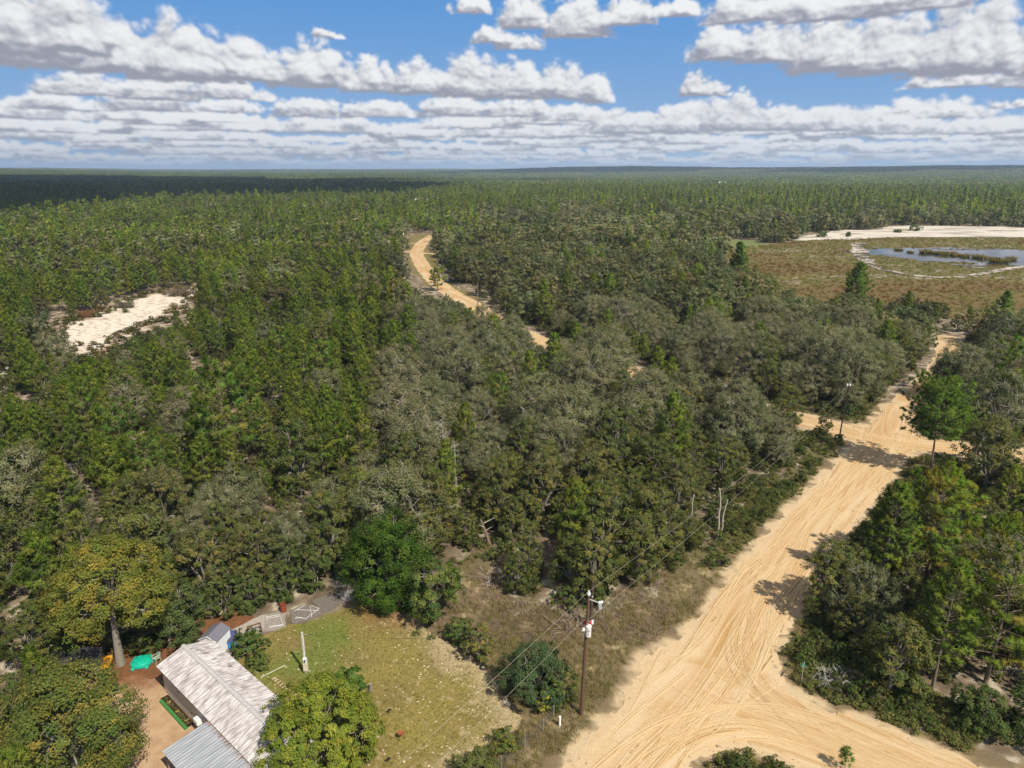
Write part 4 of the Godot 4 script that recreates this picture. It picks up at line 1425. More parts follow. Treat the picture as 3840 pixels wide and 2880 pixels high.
func make_house() -> void:
	var h := thing("house", "long narrow house with weathered white ribbed metal roof beside the lawn", "house", Vector3(-29.4, 0, -49.4), -0.725)
	var len := 17.2
	var wid := 4.7
	var eave := 2.62
	var ridge := 3.3
	var slope := sqrt(pow(wid / 2, 2) + pow(ridge - eave, 2))
	var tilt := atan2(ridge - eave, wid / 2)
	var pw := 0.86
	var sheets := []
	for k in 5:
		var m := ribbed(pw + 0.02, slope + 0.02, 4, 0.05, k * 3.7, k * 0.31, 0.7, 0.022)
		m.surface_set_material(0, M.white_roof)
		sheets.append(m)
	var roof := Node3D.new()
	roof.name = "roof"
	h.add_child(roof)
	for i in 20:
		for side in 2:
			var o := obj("roof_panel", sheets[(i * 2 + side * 3 + i / 4) % 5], roof)
			if side == 0:
				o.transform = Transform3D(Basis(Vector3.RIGHT, tilt), Vector3(i * pw, ridge + 0.0015 * (i % 2), -wid / 2))
			else:
				o.transform = Transform3D(Basis(Vector3.UP, PI) * Basis(Vector3.RIGHT, tilt), Vector3((i + 1) * pw, ridge + 0.0015 * (i % 2), -wid / 2))
	var cap := MB.new()
	var prof := [Vector2(-0.2, -0.045), Vector2(-0.13, 0.02), Vector2(-0.05, 0.055), Vector2(0.05, 0.055), Vector2(0.13, 0.02), Vector2(0.2, -0.045)]
	for i in 5:
		var a: Vector2 = prof[i]; var b: Vector2 = prof[i + 1]
		cap.face(Vector3(-0.05, ridge + 0.045 + a.y, -wid / 2 + a.x), Vector3(len + 0.05, ridge + 0.045 + a.y, -wid / 2 + a.x), Vector3(len + 0.05, ridge + 0.045 + b.y, -wid / 2 + b.x), Vector3(-0.05, ridge + 0.045 + b.y, -wid / 2 + b.x), Vector3.UP, L(0.45, 0.44, 0.46))
	part("ridge_cap", cap, M.concrete, roof)
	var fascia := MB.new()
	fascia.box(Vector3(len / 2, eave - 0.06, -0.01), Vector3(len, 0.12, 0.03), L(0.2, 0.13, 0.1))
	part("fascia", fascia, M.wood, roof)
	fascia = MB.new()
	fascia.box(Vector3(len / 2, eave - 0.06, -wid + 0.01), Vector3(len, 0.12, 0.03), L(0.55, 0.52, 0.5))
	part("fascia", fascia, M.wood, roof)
	# flaked patches where the coating has gone
	var r := RandomNumberGenerator.new()
	r.seed = 5
	for q in [[1.2, 0.7, 0.7, 0.22], [1.6, 0.95, 0.6, 0.2], [2.0, 0.9, 0.55, 0.25], [2.25, 1.0, 0.6, 0.2], [3.3, 1.1, 0.5, 0.2], [4.9, 1.6, 0.45, 0.25]]:
		var mb := MB.new()
		var ring := []
		for k in 9:
			var a := TAU * k / 9
			ring.append(Vector3(cos(a) * q[2] * 0.5 * r.randf_range(0.6, 1.1), 0.043, sin(a) * q[3] * 0.5 * r.randf_range(0.6, 1.2)))
		for k in 9:
			mb.tri(Vector3(0, 0.043, 0), ring[k], ring[(k + 1) % 9], Vector3.UP, L(0.15, 0.105, 0.085))
		var o := part("bare_patch", mb, M.rust, roof)
		o.transform = Transform3D(Basis(Vector3.UP, PI) * Basis(Vector3.RIGHT, tilt), Vector3(q[0], ridge, -wid / 2)) * Transform3D(Basis(Vector3.UP, PI / 2), Vector3(0, 0, q[1]))
	# walls of upright panels
	var wp := MB.new()
	wp.box(Vector3(0.6, 1.3, 0), Vector3(1.185, 2.3, 0.08), L(0.56, 0.49, 0.46))
	var wmesh := wp.mesh(M.plain)
	for i in 14:
		obj("wall_panel", wmesh, h, Vector3(0.2 + i * 1.2, 0, -0.34))
		obj("wall_panel", wmesh, h, Vector3(0.2 + i * 1.2, 0, -wid + 0.34))
	for e in [0.22, len - 0.22]:
		var g := MB.new()
		var A := Vector3(e, 0.15, -0.3); var B := Vector3(e, 0.15, -wid + 0.3)
		var C := Vector3(e, eave - 0.04, -wid + 0.3); var D := Vector3(e, eave - 0.04, -0.3)
		var T := Vector3(e, ridge - 0.1, -wid / 2)
		for off in [-0.03, 0.03]:
			var o := Vector3(off, 0, 0)
			var nn := Vector3(signf(off), 0, 0)
			g.quad(A + o, B + o, C + o, D + o, nn, L(0.56, 0.49, 0.46))
			g.tri(D + o, C + o, T + o, nn, L(0.56, 0.49, 0.46))
		part("end_wall", g, M.plain, h)
	var sk := MB.new()
	sk.box(Vector3(len / 2, 0.1, -wid / 2), Vector3(len - 0.6, 0.3, wid - 0.8), L(0.3, 0.27, 0.25))
	part("skirting", sk, M.concrete, h)
	var ac := MB.new()
	ac.box(Vector3(6.9, 1.25, -0.08), Vector3(0.62, 0.42, 0.5), L(0.75, 0.74, 0.72))
	var aco := part("air_conditioner", ac, M.plastic, h)
	for i in 5:
		var sl := MB.new()
		sl.box(Vector3(6.9, 1.1 + i * 0.07, 0.175), Vector3(0.52, 0.02, 0.015), L(0.4, 0.4, 0.4))
		part("louvre", sl, M.plastic, aco)
	for q in [[3.0, 1.5], [5.2, 0.8], [9.6, 1.6]]:
		var v := MB.new()
		v.lathe(Vector3(q[0], q[1], -0.3), [[0.0, 0.02], [0.09, 0.02], [0.09, -0.02]], 10, L(0.05, 0.05, 0.05), Basis(Vector3.RIGHT, PI / 2))
		part("vent", v, M.plain, h)
	# lean-to roof over the porch
	var porch := Node3D.new()
	porch.name = "porch"
	h.add_child(porch)
	var ps := []
	for k in 3:
		var m := ribbed(pw + 0.02, 3.5, 3, 0.03, k * 2.3 + 0.6, k * 0.4, 0.3, 0.02)
		m.surface_set_material(0, M.porch_metal)
		ps.append(m)
	for i in 10:
		var o := obj("roof_panel", ps[i % 3], porch)
		o.transform = Transform3D(Basis(Vector3.RIGHT, 0.10), Vector3(8.9 + i * pw, 2.5 + 0.0015 * (i % 2), -0.06))
	for i in 26:
		var mb := MB.new()
		var l := r.randf_range(0.1, 0.55)
		var w := r.randf_range(0.03, 0.09)
		mb.tri(Vector3(-w, 0.036, 0), Vector3(w, 0.036, 0), Vector3(r.randf_range(-0.03, 0.03), 0.036, l), Vector3.UP, L(0.2, 0.085, 0.04))
		var o := part("rust_streak", mb, M.rust, porch)
		o.transform = Transform3D(Basis(Vector3.RIGHT, 0.10), Vector3(9.0 + i * 0.29 + r.randf_range(-0.1, 0.1), 2.5, 0.02))
	for x in [9.1, 12.6, 16.0]:
		var p := MB.new()
		p.box(Vector3(x, 1.08, 3.2), Vector3(0.1, 2.16, 0.1), L(0.35, 0.3, 0.25))
		part("post", p, M.wood, porch)
	var beam := MB.new()
	beam.box(Vector3(12.6, 2.08, 3.2), Vector3(7.2, 0.13, 0.08), L(0.35, 0.3, 0.25))
	part("beam", beam, M.wood, porch)
	keep_out.append(Vector3(-23, -46, 8))

	var ed := thing("garden_edging", "bright green board edging a narrow flower bed at the house wall", "edging", Vector3(-29.4, 0, -49.4), -0.725)
	var mb := MB.new()
	mb.box(Vector3(3.4, 0.11, 0.47), Vector3(4.6, 0.16, 0.24), L(0.05, 0.19, 0.05))
	part("board", mb, M.wood, ed)
	mb = MB.new()
	mb.box(Vector3(3.2, 0.06, 0.05), Vector3(4.8, 0.06, 0.62), L(0.17, 0.105, 0.07))
	part("bed_soil", mb, M.forest_floor, ed)
	var p := MB.new()
	for i in 14:
		var c: Color = [L(0.12, 0.13, 0.05), L(0.13, 0.11, 0.06), L(0.42, 0.36, 0.1), L(0.2, 0.14, 0.09), L(0.15, 0.14, 0.06)][i % 5]
		for k in 26:
			var d := rdir(r)
			d.y = absf(d.y)
			var o := Vector3(1.2 + i * 0.31, 0.12, 0.05 + r.randf_range(-0.12, 0.2)) + d * 0.11
			var s := d.cross(Vector3.UP).normalized() * 0.05
			p.kite(o, d.cross(s).normalized() * 0.06, s, d, jit(c, r, 0.3))
	part("flowers", p, M.leaf, ed).set_meta("kind", "stuff")


func make_yard() -> void:
	var r := RandomNumberGenerator.new()
	r.seed = 15
	# play pool lid
	var t := thing("sandbox_lid", "teal green turtle-shaped sandbox with domed lid on brown leaves", "sandbox", Vector3(-32.8, 0.02, -53.1), 0.3)
	t.scale = Vector3(1.25, 1.1, 1.25)
	var mb := MB.new()
	mb.lathe(Vector3.ZERO, [[0.66, 0.0], [0.74, 0.08], [0.72, 0.2], [0.6, 0.22], [0.56, 0.26], [0.4, 0.36], [0.2, 0.41], [0.0, 0.42]], 20, L(0.01, 0.33, 0.24))
	part("shell", mb, M.plastic, t)
	for k in 6:
		var a := TAU * k / 6
		var n := MB.new()
		n.lathe(Vector3(cos(a) * 0.36, 0.31, sin(a) * 0.36), [[0.15, 0.0], [0.13, 0.07], [0.0, 0.09]], 7, L(0.01, 0.36, 0.26))
		part("scute", n, M.plastic, t)
	for q in [[0.82, 0.0, 0.2], [-0.5, 0.62, 0.14], [-0.5, -0.62, 0.14], [0.4, 0.68, 0.14], [0.4, -0.68, 0.14]]:
		var n := MB.new()
		n.lathe(Vector3(q[0], 0.02, q[1]), [[q[2], 0.0], [q[2], 0.1], [0.0, 0.17]], 10, L(0.02, 0.34, 0.24))
		part("head" if q[1] == 0.0 else "foot", n, M.plastic, t)
	# garden chair
	t = thing("garden_chair", "pale green plastic garden chair beside the teal sandbox", "chair", Vector3(-31.55, 0.03, -53.2), -0.5)
	var cc := L(0.28, 0.36, 0.3)
	mb = MB.new()
	mb.box(Vector3(0, 0.42, 0), Vector3(0.5, 0.03, 0.46), cc)
	part("seat", mb, M.plastic, t)
	mb = MB.new()
	for k in 5:
		mb.bar(Vector3(-0.2 + k * 0.1, 0.43, -0.22), Vector3(-0.19 + k * 0.095, 0.88, -0.34), 0.06, 0.02, cc)
	mb.bar(Vector3(-0.25, 0.88, -0.34), Vector3(0.25, 0.88, -0.34), 0.03, 0.06, cc)
	part("backrest", mb, M.plastic, t)
	for sx in [-1, 1]:
		for sz in [-1, 1]:
			mb = MB.new()
			mb.bar(Vector3(sx * 0.23, 0.42, sz * 0.2), Vector3(sx * 0.28, 0.0, sz * 0.25), 0.05, 0.04, cc)
			part("leg", mb, M.plastic, t)
		mb = MB.new()
		mb.bar(Vector3(sx * 0.27, 0.64, 0.2), Vector3(sx * 0.24, 0.66, -0.28), 0.05, 0.03, cc)
		mb.bar(Vector3(sx * 0.27, 0.64, 0.2), Vector3(sx * 0.24, 0.42, 0.2), 0.04, 0.03, cc)
		part("armrest", mb, M.plastic, t)
	# yellow cart
	t = thing("yard_cart", "yellow slatted plastic cart full of leaves by the tree trunk", "cart", Vector3(-35.5, 0.0, -52.3), 0.25)
	var yc := L(0.62, 0.33, 0.03)
	for q in [[Vector3(0, 0.72, -0.62), Vector3(0.86, 0.34, 0.04)], [Vector3(0, 0.72, 0.62), Vector3(0.86, 0.34, 0.04)], [Vector3(-0.41, 0.72, 0), Vector3(0.04, 0.34, 1.2)], [Vector3(0.41, 0.72, 0), Vector3(0.04, 0.34, 1.2)]]:
		mb = MB.new()
		mb.box(q[0], q[1], yc)
		part("side", mb, M.plastic, t)
	for k in 6:
		mb = MB.new()
		mb.box(Vector3(0, 0.72, 0.645), Vector3(0.05, 0.3, 0.02), yc) if k == 0 else mb.box(Vector3(-0.42 + k * 0.14, 0.72, 0.646), Vector3(0.03, 0.3, 0.02), L(0.5, 0.26, 0.02))
		part("slat", mb, M.plastic, t)
	mb = MB.new()
	mb.box(Vector3(0, 0.58, 0), Vector3(0.8, 0.04, 1.2), yc)
	for k in 60:
		var p := Vector3(r.randf_range(-0.36, 0.36), r.randf_range(0.63, 0.76), r.randf_range(-0.56, 0.56))
		var d := rdir(r) * 0.09
		mb.kite(p, d, d.cross(Vector3.UP).normalized() * 0.06, (Vector3.UP + rdir(r) * 0.5).normalized(), jit(L(0.16, 0.08, 0.04), r, 0.4))
	part("bed", mb, M.leaf, t)
	for sx in [-1, 1]:
		mb = MB.new()
		mb.lathe(Vector3(sx * 0.5, 0.25, 0.1), [[0.0, -0.05], [0.25, -0.05], [0.25, 0.05], [0.0, 0.05]], 14, L(0.02, 0.02, 0.02), Basis(Vector3.FORWARD, PI / 2))
		part("wheel", mb, M.plastic, t)
		mb = MB.new()
		mb.bar(Vector3(sx * 0.3, 0.6, -0.5), Vector3(sx * 0.3, 0.0, -0.55), 0.04, 0.04, L(0.1, 0.1, 0.1))
		part("leg", mb, M.plastic, t)
	mb = MB.new()
	mb.bar(Vector3(-0.5, 0.25, 0.1), Vector3(0.5, 0.25, 0.1), 0.03, 0.03, L(0.1, 0.1, 0.1))
	mb.bar(Vector3(0, 0.25, 0.1), Vector3(0, 0.58, 0.1), 0.05, 0.05, L(0.1, 0.1, 0.1))
	part("axle", mb, M.plastic, t)
	# sheds
	shed("low_shed", "low dark-roofed shed half hidden under the yellowing tree", Vector3(-37.4, 0, -51.6), 0.35, Vector3(3.4, 1.5, 2.4), 0.35, L(0.3, 0.25, 0.2), L(0.045, 0.045, 0.05))
	shed("garden_shed", "small white metal shed with dark gable roof behind the house", Vector3(-26.9, 0, -54.9), -0.2, Vector3(1.7, 1.75, 2.0), 0.42, L(0.62, 0.64, 0.68), L(0.12, 0.12, 0.15))
	# blue bin
	t = thing("storage_bin", "bright blue plastic bin with dark tarp next to the white shed", "bin", Vector3(-25.55, 0, -55.4), 0.3)
	mb = MB.new()
	mb.box(Vector3(0, 0.4, 0), Vector3(0.8, 0.76, 0.7), L(0.03, 0.2, 0.55))
	part("body", mb, M.plastic, t)
	mb = MB.new()
	mb.box(Vector3(0, 0.81, 0), Vector3(0.88, 0.06, 0.78), L(0.06, 0.07, 0.12))
	mb.quad(Vector3(-0.44, 0.845, -0.39), Vector3(0.44, 0.845, -0.39), Vector3(0.3, 1.1, -0.9), Vector3(-0.4, 1.15, -0.9), Vector3(0, 0.9, 0.3), L(0.05, 0.06, 0.16))
	part("lid", mb, M.plastic, t)
	# sawhorse
	t = thing("sawhorse", "weathered brown wooden sawhorse on the concrete slabs", "sawhorse", Vector3(-24.3, 0.06, -57.4), 0.55)
	mb = MB.new()
	mb.bar(Vector3(-0.65, 0.8, 0), Vector3(0.65, 0.8, 0), 0.1, 0.1, L(0.14, 0.075, 0.045))
	part("beam", mb, M.wood, t)
	for sx in [-1, 1]:
		for sz in [-1, 1]:
			mb = MB.new()
			mb.bar(Vector3(sx * 0.55, 0.8, sz * 0.04), Vector3(sx * 0.62, 0.0, sz * 0.36), 0.09, 0.05, L(0.13, 0.065, 0.04))
			part("leg", mb, M.wood, t)
		mb = MB.new()
		mb.bar(Vector3(sx * 0.585, 0.42, -0.19), Vector3(sx * 0.585, 0.42, 0.19), 0.03, 0.08, L(0.15, 0.08, 0.05))
		part("brace", mb, M.wood, t)
	# rusty barrel
	t = thing("burn_barrel", "rusty red steel barrel standing beside the concrete slabs", "barrel", Vector3(-22.6, 0, -60.7))
	mb = MB.new()
	mb.lathe(Vector3.ZERO, [[0.0, 0.02], [0.29, 0.02], [0.29, 0.3], [0.31, 0.32], [0.29, 0.34], [0.29, 0.62], [0.31, 0.64], [0.29, 0.66], [0.29, 0.92], [0.3, 0.94], [0.27, 0.94], [0.27, 0.1], [0.0, 0.1]], 22, L(0.2, 0.055, 0.035))
	part("drum", mb, M.rust, t)
	for k in 5:
		mb = MB.new()
		var a := 0.6 + k * 1.1
		mb.box(Vector3(cos(a) * 0.292, 0.2 + 0.12 * k, sin(a) * 0.292), Vector3(0.015, 0.06, 0.05), L(0.02, 0.012, 0.01), Basis(Vector3.UP, -a))
		part("vent_hole", mb, M.rust, t)
	# slabs
	var si := 0
	for q in [[[-26.9, -57.5, -24.6, -60.1, -23.6, -60.5, -23.0, -58.6, -24.2, -57.2, -25.6, -56.7], "pale narrow concrete slab under the sawhorse", L(0.34, 0.31, 0.28)],
			[[-24.1, -60.2, -22.4, -60.9, -21.6, -58.2, -22.8, -57.5, -23.6, -57.6], "square concrete slab carrying the smaller white pipe frame", L(0.27, 0.245, 0.225)],
			[[-22.1, -60.9, -20.9, -61.9, -19.1, -61.2, -18.9, -60.2, -19.8, -59.1, -21.2, -58.6], "dark concrete slab under the crossed white pipes", L(0.17, 0.155, 0.145)],
			[[-20.3, -62.4, -18.7, -63.9, -17.0, -62.3, -17.9, -60.8, -18.7, -60.3], "large dark grey slab at the lawn corner", L(0.15, 0.135, 0.125)],
			[[-18.1, -63.6, -16.5, -64.8, -14.6, -63.6, -16.3, -62.5, -16.9, -62.3], "pale grey slab in the shade of the vivid green tree", L(0.24, 0.235, 0.235)]]:
		var pts: Array = V(q[0])
		var c := Vector2.ZERO
		for p in pts: c += p / pts.size()
		var ring := []
		for i in pts.size():
			for k in 4:
				var e: Vector2 = pts[i].lerp(pts[(i + 1) % pts.size()], k / 4.0)
				e += Vector2(r.randf_range(-0.09, 0.09), r.randf_range(-0.09, 0.09))
				ring.append(Vector3(e.x - c.x, 0, e.y - c.y) * 0.97)
		mb = MB.new()
		var hh := 0.07 + 0.006 * si
		for i in ring.size():
			var a: Vector3 = ring[i]; var b: Vector3 = ring[(i + 1) % ring.size()]
			mb.tri(Vector3(0, hh, 0), a + Vector3(0, hh, 0), b + Vector3(0, hh, 0), Vector3.UP, q[2])
			mb.face(a, b, b + Vector3(0, hh, 0), a + Vector3(0, hh, 0), a, q[2])
		var o := part("concrete_slab", mb, M.concrete, self)
		o.position = Vector3(c.x, 0, c.y)
		tag(o, q[1], "slab", "broken concrete slabs behind the lawn")
		si += 1
	# white pipe frames
	t = thing("white_pipes", "rectangle of white plastic pipes lying on the square slab", "pipe frame", Vector3.ZERO, 0, "white pipe frames")
	for q in [[-24.0, -59.7, -22.75, -60.05], [-22.75, -60.05, -21.95, -58.4], [-23.9, -59.45, -22.7, -59.8], [-24.0, -59.7, -23.6, -58.9], [-21.95, -58.4, -23.15, -58.05], [-21.9, -58.5, -23.1, -58.2]]:
		pipe(t, q, 0.12)
	t = thing("white_pipes", "tangle of crossed white plastic pipes on the dark slab", "pipe frame", Vector3.ZERO, 0, "white pipe frames")
	for q in [[-21.5, -60.65, -20.75, -61.6], [-21.3, -60.85, -19.15, -60.75], [-20.2, -61.5, -19.5, -59.6], [-20.1, -61.55, -19.15, -61.1], [-19.15, -61.1, -20.05, -59.4], [-21.1, -59.7, -20.0, -59.4], [-21.1, -59.45, -20.4, -59.6]]:
		pipe(t, q, 0.13)
	t = thing("pipe", "single long white pipe lying on the grass above the ladder", "pipe", Vector3.ZERO)
	pipe(t, [-21.6, -51.15, -20.0, -52.7], 0.09)
	# ladder
	t = thing("ladder", "short wooden ladder with pale rungs lying flat on the lawn", "ladder", Vector3(-19.25, 0.09, -49.95), -0.72)
	for s in [-1, 1]:
		mb = MB.new()
		mb.box(Vector3(0, 0.03, s * 0.19), Vector3(3.6, 0.07, 0.035), L(0.42, 0.26, 0.14))
		part("rail", mb, M.wood, t)
	for k in 9:
		mb = MB.new()
		mb.box(Vector3(-1.6 + k * 0.4, 0.03, 0), Vector3(0.045, 0.035, 0.35), L(0.62, 0.55, 0.42))
		part("rung", mb, M.wood, t)
	# fire bowl
	t = thing("fire_bowl", "rusty round fire bowl on a black stand in the lawn", "fire bowl", Vector3(-8.5, 0.05, -44.3))
	mb = MB.new()
	mb.lathe(Vector3(0, 0.55, 0), [[0.0, -0.14], [0.16, -0.1], [0.26, 0.02], [0.27, 0.05], [0.24, 0.05], [0.0, 0.0]], 16, L(0.24, 0.085, 0.04))
	part("bowl", mb, M.rust, t)
	for k in 3:
		mb = MB.new()
		var a := TAU * k / 3
		mb.bar(Vector3(cos(a) * 0.2, 0.55, sin(a) * 0.2), Vector3(cos(a) * 0.26, 0.0, sin(a) * 0.26), 0.025, 0.025, L(0.015, 0.015, 0.015))
		part("leg", mb, M.plain, t)
	# solar lamps
	var lampl := ["black stake lamp in mid lawn above the fire bowl", "black stake lamp at the bottom edge of the lawn"]
	for i in 2:
		t = thing("stake_lamp", lampl[i], "lamp", [Vector3(-9.9, 0.05, -46.8), Vector3(-9.15, 0.05, -41.9)][i], 0.4, "black stake lamps on the lawn")
		mb = MB.new()
		mb.tube([Vector3.ZERO, Vector3(0, 0.42, 0)], [0.015, 0.015], 6, L(0.012, 0.012, 0.012))
		part("stake", mb, M.plastic, t)
		mb = MB.new()
		mb.box(Vector3(0.1, 0.46, 0), Vector3(0.3, 0.05, 0.14), L(0.012, 0.012, 0.014), Basis(Vector3.FORWARD, 0.2))
		mb.box(Vector3(0, 0.42, 0), Vector3(0.06, 0.06, 0.06), L(0.012, 0.012, 0.014))
		part("head", mb, M.plastic, t)
	# tyre
	t = thing("tyre", "old black tyre lying at the foot of the bushes", "tyre", Vector3(-2.5, 0.1, -52.4))
	mb = MB.new()
	for i in 20:
		for k in 8:
			var P := []
			for q in [[i, k], [i + 1, k], [i + 1, k + 1], [i, k + 1]]:
				var a: float = TAU * q[0] / 20
				var b: float = TAU * q[1] / 8
				var nn := Vector3(cos(a) * cos(b), sin(b), sin(a) * cos(b))
				P.append([Vector3(cos(a) * 0.27, 0, sin(a) * 0.27) + nn * Vector3(0.1, 0.1, 0.1), nn])
			mb.smooth_quad(P[0], P[1], P[2], P[3], L(0.025, 0.026, 0.028))
	part("carcass", mb, M.plastic, t)
	# stump
	mb = MB.new()
	mb.tube([Vector3(0, -0.1, 0), Vector3(0.02, 0.3, 0), Vector3(0.06, 0.62, 0.02)], [0.2, 0.14, 0.13], 9, L(0.24, 0.215, 0.19), true)
	mb.tube([Vector3(0.0, 0.1, 0), Vector3(0.25, 0.02, 0.2), Vector3(0.42, -0.03, 0.3)], [0.09, 0.06, 0.02], 6, L(0.22, 0.2, 0.17))
	var so := part("tree_stump", mb, M.wood, self)
	so.position = Vector3(-11.9, 0.03, -49.7)
	tag(so, "grey weathered stump on the lawn right of the small round tree", "stump")
	# wire fence
	fence()
	car("parked_car", "pale blue car parked under the tree in the sandy yard", Vector3(-33.6, 0.03, -44.6), 0.9, L(0.45, 0.53, 0.62))


func pipe(t: Node3D, q: Array, y: float) -> void:
	var mb := MB.new()
	mb.tube([Vector3(q[0], y, q[1]), Vector3(q[2], y, q[3])], [0.021, 0.021], 6, L(0.62, 0.62, 0.62), true)
	part("pipe", mb, M.plastic, t)


func shed(called: String, label: String, at: Vector3, turn: float, size: Vector3, rise: float, wall: Color, roof: Color) -> void:
	var t := thing(called, label, "shed", at, turn)
	var x := size.x / 2; var y := size.y; var z := size.z / 2
	for s in [-1, 1]:
		var mb := MB.new()
		mb.box(Vector3(s * x, y / 2, 0), Vector3(0.05, y, size.z), wall)
		part("wall", mb, M.plain, t)
		mb = MB.new()
		mb.box(Vector3(0, y / 2, s * (z - 0.03)), Vector3(size.x - 0.06, y, 0.05), wall)
		mb.tri(Vector3(-x, y, s * (z - 0.005)), Vector3(x, y, s * (z - 0.005)), Vector3(0, y + rise, s * (z - 0.005)), Vector3(0, 0, s), wall)
		part("end_wall", mb, M.plain, t)
		var pm := ribbed(size.z + 0.2, sqrt(x * x + rise * rise) + 0.12, int(size.z * 4), 0.02, 0, 0, 1, 1)
		pm.surface_set_material(0, M.plain)
		var o := obj("roof_panel", pm, t)
		var m := mat(called + "_roof", roof, 0.6, false)
		o.material_override = m
		var b := Basis(Vector3.UP, s * PI / 2) * Basis(Vector3.RIGHT, atan2(rise, x))
		o.transform = Transform3D(b, Vector3(0, y + rise + 0.02, s * (z + 0.1)))
	var trim := MB.new()
	for s in [-1, 1]:
		trim.bar(Vector3(s * (x + 0.06), y - 0.03, z + 0.11), Vector3(0, y + rise + 0.02, z + 0.11), 0.03, 0.06, L(0.72, 0.72, 0.74))
	part("trim", trim, M.plain, t)
	var door := MB.new()
	door.box(Vector3(0, y * 0.45, z + 0.015), Vector3(size.x * 0.5, y * 0.88, 0.03), wall * 0.92)
	var d := part("door", door, M.plain, t)
	var hd := MB.new()
	hd.box(Vector3(size.x * 0.18, y * 0.45, z + 0.05), Vector3(0.03, 0.14, 0.04), L(0.1, 0.1, 0.1))
	part("handle", hd, M.plain, d)


func fence() -> void:
	var t := thing("wire_fence", "low sagging wire mesh fence on wooden posts between bushes and road", "fence", Vector3(0, 0, 0))
	var pts := [Vector2(-2.4, -39.6), Vector2(-0.8, -41.6), Vector2(0.95, -43.6), Vector2(2.4, -45.1), Vector2(3.3, -46.6)]
	for p in pts:
		var mb := MB.new()
		mb.tube([Vector3(p.x, -0.1, p.y), Vector3(p.x + 0.03, 1.15, p.y + 0.02)], [0.06, 0.05], 7, L(0.22, 0.2, 0.175), true)
		part("post", mb, M.wood, t)
	for i in pts.size() - 1:
		var mb := MB.new()
		for k in 7:
			var y := 0.1 + k * 0.16
			var a := Vector3(pts[i].x, y, pts[i].y); var b := Vector3(pts[i + 1].x, y, pts[i + 1].y)
			mb.tube([a, a.lerp(b, 0.5) - Vector3(0, 0.05, 0), b], [0.006, 0.006, 0.006], 3, L(0.2, 0.19, 0.18))
		for k in 14:
			var p: Vector2 = pts[i].lerp(pts[i + 1], (k + 0.5) / 14.0)
			mb.tube([Vector3(p.x, 0.06, p.y), Vector3(p.x, 1.02, p.y)], [0.005, 0.005], 3, L(0.2, 0.19, 0.18))
		part("wire_mesh", mb, M.galvanised, t)
	var m := thing("marker_post", "short white plastic marker post in front of the dark bush", "post", Vector3(3.75, 0, -45.6))
	var mb := MB.new()
	mb.tube([Vector3(0, -0.1, 0), Vector3(0, 0.95, 0)], [0.085, 0.085], 10, L(0.74, 0.75, 0.74))
	part("tube", mb, M.plastic, m)
	mb = MB.new()
	mb.lathe(Vector3(0, 0.95, 0), [[0.095, -0.08], [0.095, 0.03], [0.0, 0.06]], 10, L(0.78, 0.78, 0.76))
	part("cap", mb, M.plastic, m)


func wire(t: Node3D, a: Vector3, b: Vector3, sag: float, rad: float, col: Color) -> void:
	var pts := []
	var rr := []
	for i in 13:
		var k := i / 12.0
		pts.append(a.lerp(b, k) - Vector3(0, 4.0 * sag * k * (1.0 - k), 0))
		rr.append(rad)
	var mb := MB.new()
	mb.tube(pts, rr, 4, col)
	part("wire", mb, M.plain, t)


